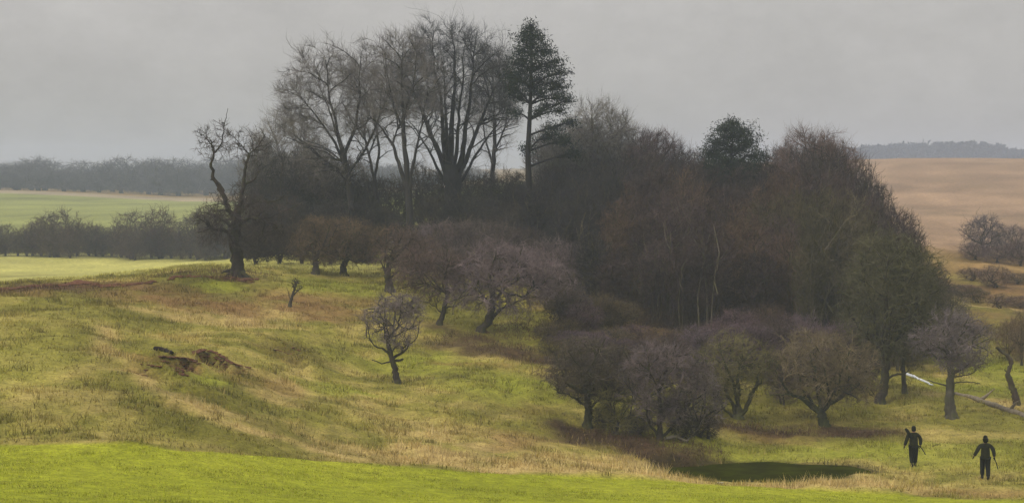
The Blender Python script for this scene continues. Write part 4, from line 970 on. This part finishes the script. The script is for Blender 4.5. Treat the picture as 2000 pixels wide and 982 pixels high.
# ------------------------------------------------------------------ grass: blades in tufts, coloured like the turf they grow from
def grass(name, label, n, xr, yr, hgt, blades, wid, seed, test, spread=.12, jit=.3, clump=True, sub=None):
    rng = np.random.default_rng(seed)
    x = rng.uniform(xr[0], xr[1], n); y = rng.uniform(yr[0] ** .5, yr[1] ** .5, n) ** 2 if yr[0] > 0 else rng.uniform(*yr, n)
    ok = (np.abs(x) < .30 * y + 3) & test(x, y) & (hollow_m(x, y) > 1.04 - .34 * (hash_noise(x, y, .7, 3) > .5))
    x, y = x[ok], y[ok]
    if clump:
        k = fbm(x, y, 1.1, 3, seed); ok = rng.random(len(x)) < np.clip(.65 + 1.2 * k, .25, 1); x, y = x[ok], y[ok]
    N = len(x)
    c = ground_color(x, y) if sub is None else sub(x, y, rng)
    z = height(x, y)
    bx = np.repeat(x, blades) + rng.normal(size=N * blades) * spread; by = np.repeat(y, blades) + rng.normal(size=N * blades) * spread; bz = np.repeat(z, blades) - .03
    tall_ = np.repeat(hgt * rng.uniform(.6, 1.35, N) * np.clip(1 + 1.1 * fbm(x, y, 1.6, 3, seed + 3), .45, 1.9), blades) * rng.uniform(.6, 1.2, N * blades)
    B = np.stack([bx, by, bz], 1); a = rng.uniform(0, 6.28, N * blades); w = (wid * rng.uniform(.6, 1.3, N * blades))[:, None]
    s = np.stack([np.cos(a), np.sin(a), 0 * a], 1) * w
    tip = B + np.stack([rng.normal(size=N * blades) * .35, rng.normal(size=N * blades) * .35, np.ones(N * blades)], 1) * tall_[:, None]
    V = np.stack([B - s, B + s, tip], 1).reshape(-1, 3)
    cc = np.repeat(c, blades, 0) * rng.uniform(1 - jit, 1 + jit, (N * blades, 1)) * np.repeat(np.clip(1 + .6 * fbm(x, y, .7, 2, seed + 7), .6, 1.5), blades)[:, None]
    st = rng.random(N * blades) < .12; cc[st] = cc[st] * .5 + np.array(STRAW) * .5
    C3 = np.repeat(cc, 3, 0)
    o = link(name, mesh_np(name, V, None, np.arange(len(V)).reshape(-1, 3), M_BLADE, False, C3))
    tag(o, label, 'grass', kind='stuff'); return N * blades
clods('bare_earth_clods', 'crumbled brown earth along the slipped turf edges',
  [([(316,703),(340,708),(365,709),(381,717)], .07, 110), ([(345,718),(352,728),(362,734)], .07, 60), ([(383,698),(398,692),(420,697),(434,704)], .075, 100), ([(434,704),(452,714),(470,719),(488,723)], .06, 70),
   ([(280,722),(293,726),(306,730)], .06, 20), ([(534,668),(552,672),(568,681),(584,690)], .05, 26), ([(534,685),(560,688),(578,697)], .05, 20), ([(330,548),(370,540),(420,543)], .12, 40), ([(0,566),(60,562),(130,558),(150,552),(180,556),(300,551)], .15, 190), ([(440,545),(470,548),(500,546)], .10, 50)], 111)
notcrop = lambda x, y: crop_mask(x, y) < .5
n1 = grass('rough_grass', 'rough tussocky green and straw grass covering the hillside', 95000, (-37, 37), (56, 124), .17, 5, .020, 101, notcrop)
n2 = grass('crop_grass', 'short dense bright green blades of the near crop field', 66000, (-23, 23), (44, 72), .055, 5, .014, 102, lambda x, y: crop_mask(x, y) >= .5, clump=False, jit=.16)
def strawm(x, y): 
    c = ground_color(x, y); return notcrop(x, y) & (c[:, 0] > .235) & (c[:, 2] > .09)
n3 = grass('dead_grass', 'tall bleached dead grass stalks along the valley bottom', 60000, (-37, 37), (56, 100), .34, 4, .013, 103, strawm, sub=lambda x, y, rng: ground_color(x, y) * .35 + np.array(srgb(208,184,132,.85)) * .65)

# ------------------------------------------------------------------ people
def skin_mesh(name, joints, edges, mat, subdiv=2, root=0):
    """joints: list of (x, y, z, rx, ry)"""
    me = bpy.data.meshes.new(name + '_cage'); me.from_pydata([j[:3] for j in joints], edges, []); me.update()
    o = bpy.data.objects.new(name + '_cage', me); COL.objects.link(o)
    sk = o.modifiers.new('skin', 'SKIN'); sk.use_smooth_shade = True; sk.branch_smoothing = .6
    if not me.skin_vertices: me.skin_vertices.new()
    for i, j in enumerate(joints):
        v = me.skin_vertices[0].data[i]; v.radius = (j[3], j[4] if len(j) > 4 else j[3]); v.use_root = (i == root)
    if subdiv: o.modifiers.new('sub', 'SUBSURF').levels = subdiv
    bpy.context.view_layer.update()
    ev = o.evaluated_get(bpy.context.evaluated_depsgraph_get()); out = bpy.data.meshes.new_from_object(ev)
    out.name = name; out.materials.clear(); out.materials.append(mat)
    bpy.data.objects.remove(o); bpy.data.meshes.remove(me)
    return out
M_SKIN = flat_material('skin', srgb(150,110,88,.7), .6, .1)
M_CLOTH = flat_material('dark_wool_cloth', srgb(44,44,30,.75), .95, .35, 9, .05)
M_TROUS = flat_material('dark_trousers', srgb(34,34,28,.75), .95, .3, 9, .05)
M_BOOT = flat_material('dark_boots', srgb(26,26,24,.7), .7, .2)
M_HAT = flat_material('dark_knit_hat', srgb(30,30,24,.7), .95, .3, 20, .05)
M_BAG = flat_material('dark_canvas_bag', srgb(30,32,26,.7), .9, .25, 12, .05)
def person(loc, rz, label, la, ra, stride, hat='hood'):
    """la / ra: elbow and wrist points of the left and right arm; seen from the back, y forward is away"""
    e = bpy.data.objects.new('person', None); COL.objects.link(e); e.location = loc; e.rotation_euler = (0, 0, rz); tag(e, label, 'person', None)
    s = stride
    J = []; E = []
    def add(p, r, ry=None, par=None):
        J.append((*p, r, ry if ry else r))
        if par is not None: E.append((par, len(J) - 1))
        return len(J) - 1
    pel = add((0, 0, .95), .15, .11); wa = add((0, 0, 1.10), .135, .10, pel); ch = add((0, .01, 1.28), .165, .115, wa); sh = add((0, .01, 1.42), .13, .09, ch)
    nk = add((0, .02, 1.51), .055, .055, sh); hd = add((0, .03, 1.60), .075, .09, nk); hd2 = add((0, .03, 1.70), .07, .085, hd)
    hands = {}
    for sg, arm in ((-1, la), (1, ra)):
        s1 = add((sg * .19, 0, 1.40), .065, .065, sh); el = add(arm[0], .045, .045, s1); wr = add(arm[1], .028, .028, el)
        d = norm(np.array(arm[1]) - np.array(arm[0])); palm = add(tuple(np.array(arm[1]) + d * .07), .032, .018, wr); hands[sg] = (np.array(arm[1]), d)
        hp = add((sg * .10, 0, .88), .10, .10, pel); kn = add((sg * .095, sg * s * .5 + .02, .49), .062, .066, hp)
        an = add((sg * .085, sg * s - (.05 if sg * s < 0 else 0), .10), .042, .048, kn); ft = add((sg * .09, sg * s + .13 - (.05 if sg * s < 0 else 0), .045), .04, .035, an)
    link('body', skin_mesh('body', J, E, M_SKIN), e)
    # garments follow the same skeleton, slightly fuller
    def sub(ids_pts, name, mat, root=0):
        JJ = [p for p in ids_pts[0]]; link(name, skin_mesh(name, JJ, ids_pts[1], mat, 2, root), e)
    g = .022
    jk = [(0, 0, .76, .215, .16), (0, 0, 1.05, .20, .155), (0, .01, 1.28, .225, .16), (0, .01, 1.42, .17, .12), (0, .02, 1.49, .085, .085)]
    je = [(0, 1), (1, 2), (2, 3), (3, 4)]
    for sg, arm in ((-1, la), (1, ra)):
        w = np.array(arm[0]) + (np.array(arm[1]) - np.array(arm[0])) * .93
        jk += [(sg * .22, 0, 1.39, .105, .10), (*arm[0], .084, .084), (*w, .066, .066)]; b = len(jk); je += [(3, b - 3), (b - 3, b - 2), (b - 2, b - 1)]
    sub((jk, je), 'jacket', M_CLOTH, 1)
    tr = [(0, 0, .95, .16, .125)]; te = []
    for sg in (-1, 1):
        tr += [(sg * .10, 0, .86, .135, .13), (sg * .097, sg * s * .5 + .02, .49, .105, .105), (sg * .086, sg * s - (.05 if sg * s < 0 else 0), .13, .082, .085)]
        b = len(tr); te += [(0, b - 3), (b - 3, b - 2), (b - 2, b - 1)]
    sub((tr, te), 'trousers', M_TROUS)
    for sg in (-1, 1):
        y = sg * s - (.05 if sg * s < 0 else 0)
        link('boot', skin_mesh('boot', [(sg * .086, y, .20, .062, .062), (sg * .087, y - .01, .07, .06, .062), (sg * .09, y + .10, .05, .052, .045), (sg * .092, y + .17, .045, .042, .035)], [(0, 1), (1, 2), (2, 3)], M_BOOT), e)
    # face side (away from the camera), ears and headwear
    mb = MB(); mb.add(*sphere_np((0, .125, 1.615), (.014, .022, .022), 8, 6)); link('nose', mb.mesh('nose', M_SKIN, True), e)
    for sg in (-1, 1):
        mb = MB(); mb.add(*sphere_np((sg * .088, .03, 1.615), (.014, .024, .032), 8, 6)); link('ear', mb.mesh('ear', M_SKIN, True), e)
        w, d = hands[sg]
        link('glove', skin_mesh('glove', [(*(w - d * .02), .042, .038), (*(w + d * .05), .044, .028), (*(w + d * .085), .036, .022)], [(0, 1), (1, 2)], M_HAT), e)
        for k in range(5):
            off = np.array([0, (k - 1.5) * .022, 0]) if k < 4 else np.array([-sg * .02, .05, 0]); L = [.075, .085, .08, .062, .055][k]
            st = w + d * (.075 if k < 4 else .03) + off * .9
            m1 = st + d * L * .5 + np.array([-sg * .006, 0, 0]); m2 = st + d * L * .9 + np.array([-sg * .028, 0, 0])
            link('finger', skin_mesh('finger', [(*st, .009), (*m1, .0085), (*m2, .007)], [(0, 1), (1, 2)], M_HAT, 1), e)
    if hat == 'hood':
        link('hood', skin_mesh('hood', [(0, .01, 1.50, .10, .09), (0, .015, 1.60, .108, .115), (0, .015, 1.70, .10, .108), (0, .01, 1.76, .06, .06)], [(0, 1), (1, 2), (2, 3)], M_HAT), e)
    else:
        link('hat', skin_mesh('hat', [(0, .03, 1.655, .104, .118), (0, .03, 1.73, .095, .105), (0, .02, 1.80, .045, .045)], [(0, 1), (1, 2)], M_HAT), e)
        link('hair', skin_mesh('hair', [(0, 0, 1.50, .105, .105), (0, 0, 1.60, .128, .128), (0, 0, 1.71, .122, .122)], [(0, 1), (1, 2)], M_HAT), e)
        link('scarf', skin_mesh('scarf', [(0, .02, 1.47, .095, .09), (0, .02, 1.53, .085, .085)], [(0, 1)], M_HAT), e)
    return e
def stick(p0, p1, r0, r1, label, name='walking_stick', cat='stick', mat=None, loc=None):
    base = np.array(p0); P = resample([np.zeros(3), (np.array(p1) - base) * .5 + np.array([.01, 0, .01]), np.array(p1) - base], 8)
    mb = MB(); tubes(mb, P[None], np.linspace(r0, r1, 8)[None], 7)
    o = link(name, mb.mesh(name, mat or M_BOOT, True), loc=base); tag(o, label, cat); return o
PA = G(1784, 911); PB = G(1924, 936)
sA = 83 / F * PA[1] / 1.80; sB = 89 / F * PB[1] / 1.82
ea = person(PA, 0, 'dark clothed walker further left, hooded, with a bag slung behind the left shoulder', ((-.30, .02, 1.13), (-.37, .06, .88)), ((.30, -.02, 1.14), (.30, .08, .90)), .07)
ea.scale = (sA,) * 3
eb = person(PB, 0, 'dark clothed walker furthest right in a knitted hat, arms held out', ((-.33, .02, 1.16), (-.44, .08, .93)), ((.33, -.02, 1.15), (.37, .05, .90)), -.11, 'hat')
eb.scale = (sB,) * 3
def wp(base, s, p): return np.array(base) + np.array(p) * s
stick(wp(PA, sA, (.27, .08, .90)), wp(PA, sA, (.52, .05, .52)), .020, .022, 'short dark stick pointing down in the hooded walker\'s right hand')
stick(wp(PB, sB, (.36, .06, .92)), wp(PB, sB, (.52, .02, .42)), .018, .02, 'short dark stick held beside the leg of the walker in the hat')
bag = skin_mesh('shoulder_bag', [(-.40, -.10, 1.66, .045, .045), (-.34, -.12, 1.62, .075, .07), (-.27, -.14, 1.50, .07, .075), (-.20, -.16, 1.38, .09, .09), (-.12, -.165, 1.25, .10, .09)], [(0, 1), (1, 2), (2, 3), (3, 4)], M_BAG, 2)
o = link('shoulder_bag', bag, loc=PA); o.scale = (sA,) * 3; tag(o, 'dark rolled bag sticking up over the hooded walker\'s left shoulder', 'bag')

# ------------------------------------------------------------------ mist: one closed box of even air
def haze():
    x0, x1, y0, y1, z0, z1 = -905, 905, -65, 1370, float(GV[:, 2].min()) - 1.5, 31.0
    z1 = max(z1, float(GV[:, 2].max()) + 1)
    V = [(x, y, z) for z in (z0, z1) for y in (y0, y1) for x in (x0, x1)]
    Q = [(0, 2, 3, 1), (4, 5, 7, 6), (0, 1, 5, 4), (2, 6, 7, 3), (0, 4, 6, 2), (1, 3, 7, 5)]
    m = bpy.data.materials.new('misty_air'); m.use_nodes = True; n = m.node_tree.nodes; n.clear()
    out = n.new('ShaderNodeOutputMaterial'); v = n.new('ShaderNodeVolumePrincipled')
    v.inputs['Density'].default_value = HAZE; v.inputs['Color'].default_value = (.70, .79, .95, 1); v.inputs['Anisotropy'].default_value = .0
    m.node_tree.links.new(v.outputs[0], out.inputs['Volume'])
    o = link('haze', mesh_np('haze', V, Q, None, m)); tag(o, 'thin pale mist filling the valley air', kind='stuff')
HAZE = 0.0006
haze()
print('TRIS', sum(sum(len(p.vertices) - 2 for p in me.polygons) if len(me.polygons) < 5000 else len(me.loops) - 2 * len(me.polygons) for me in bpy.data.meshes), len(bpy.data.objects), 'grass', n1, n2, n3, 'zmax', GV[:, 2].max())
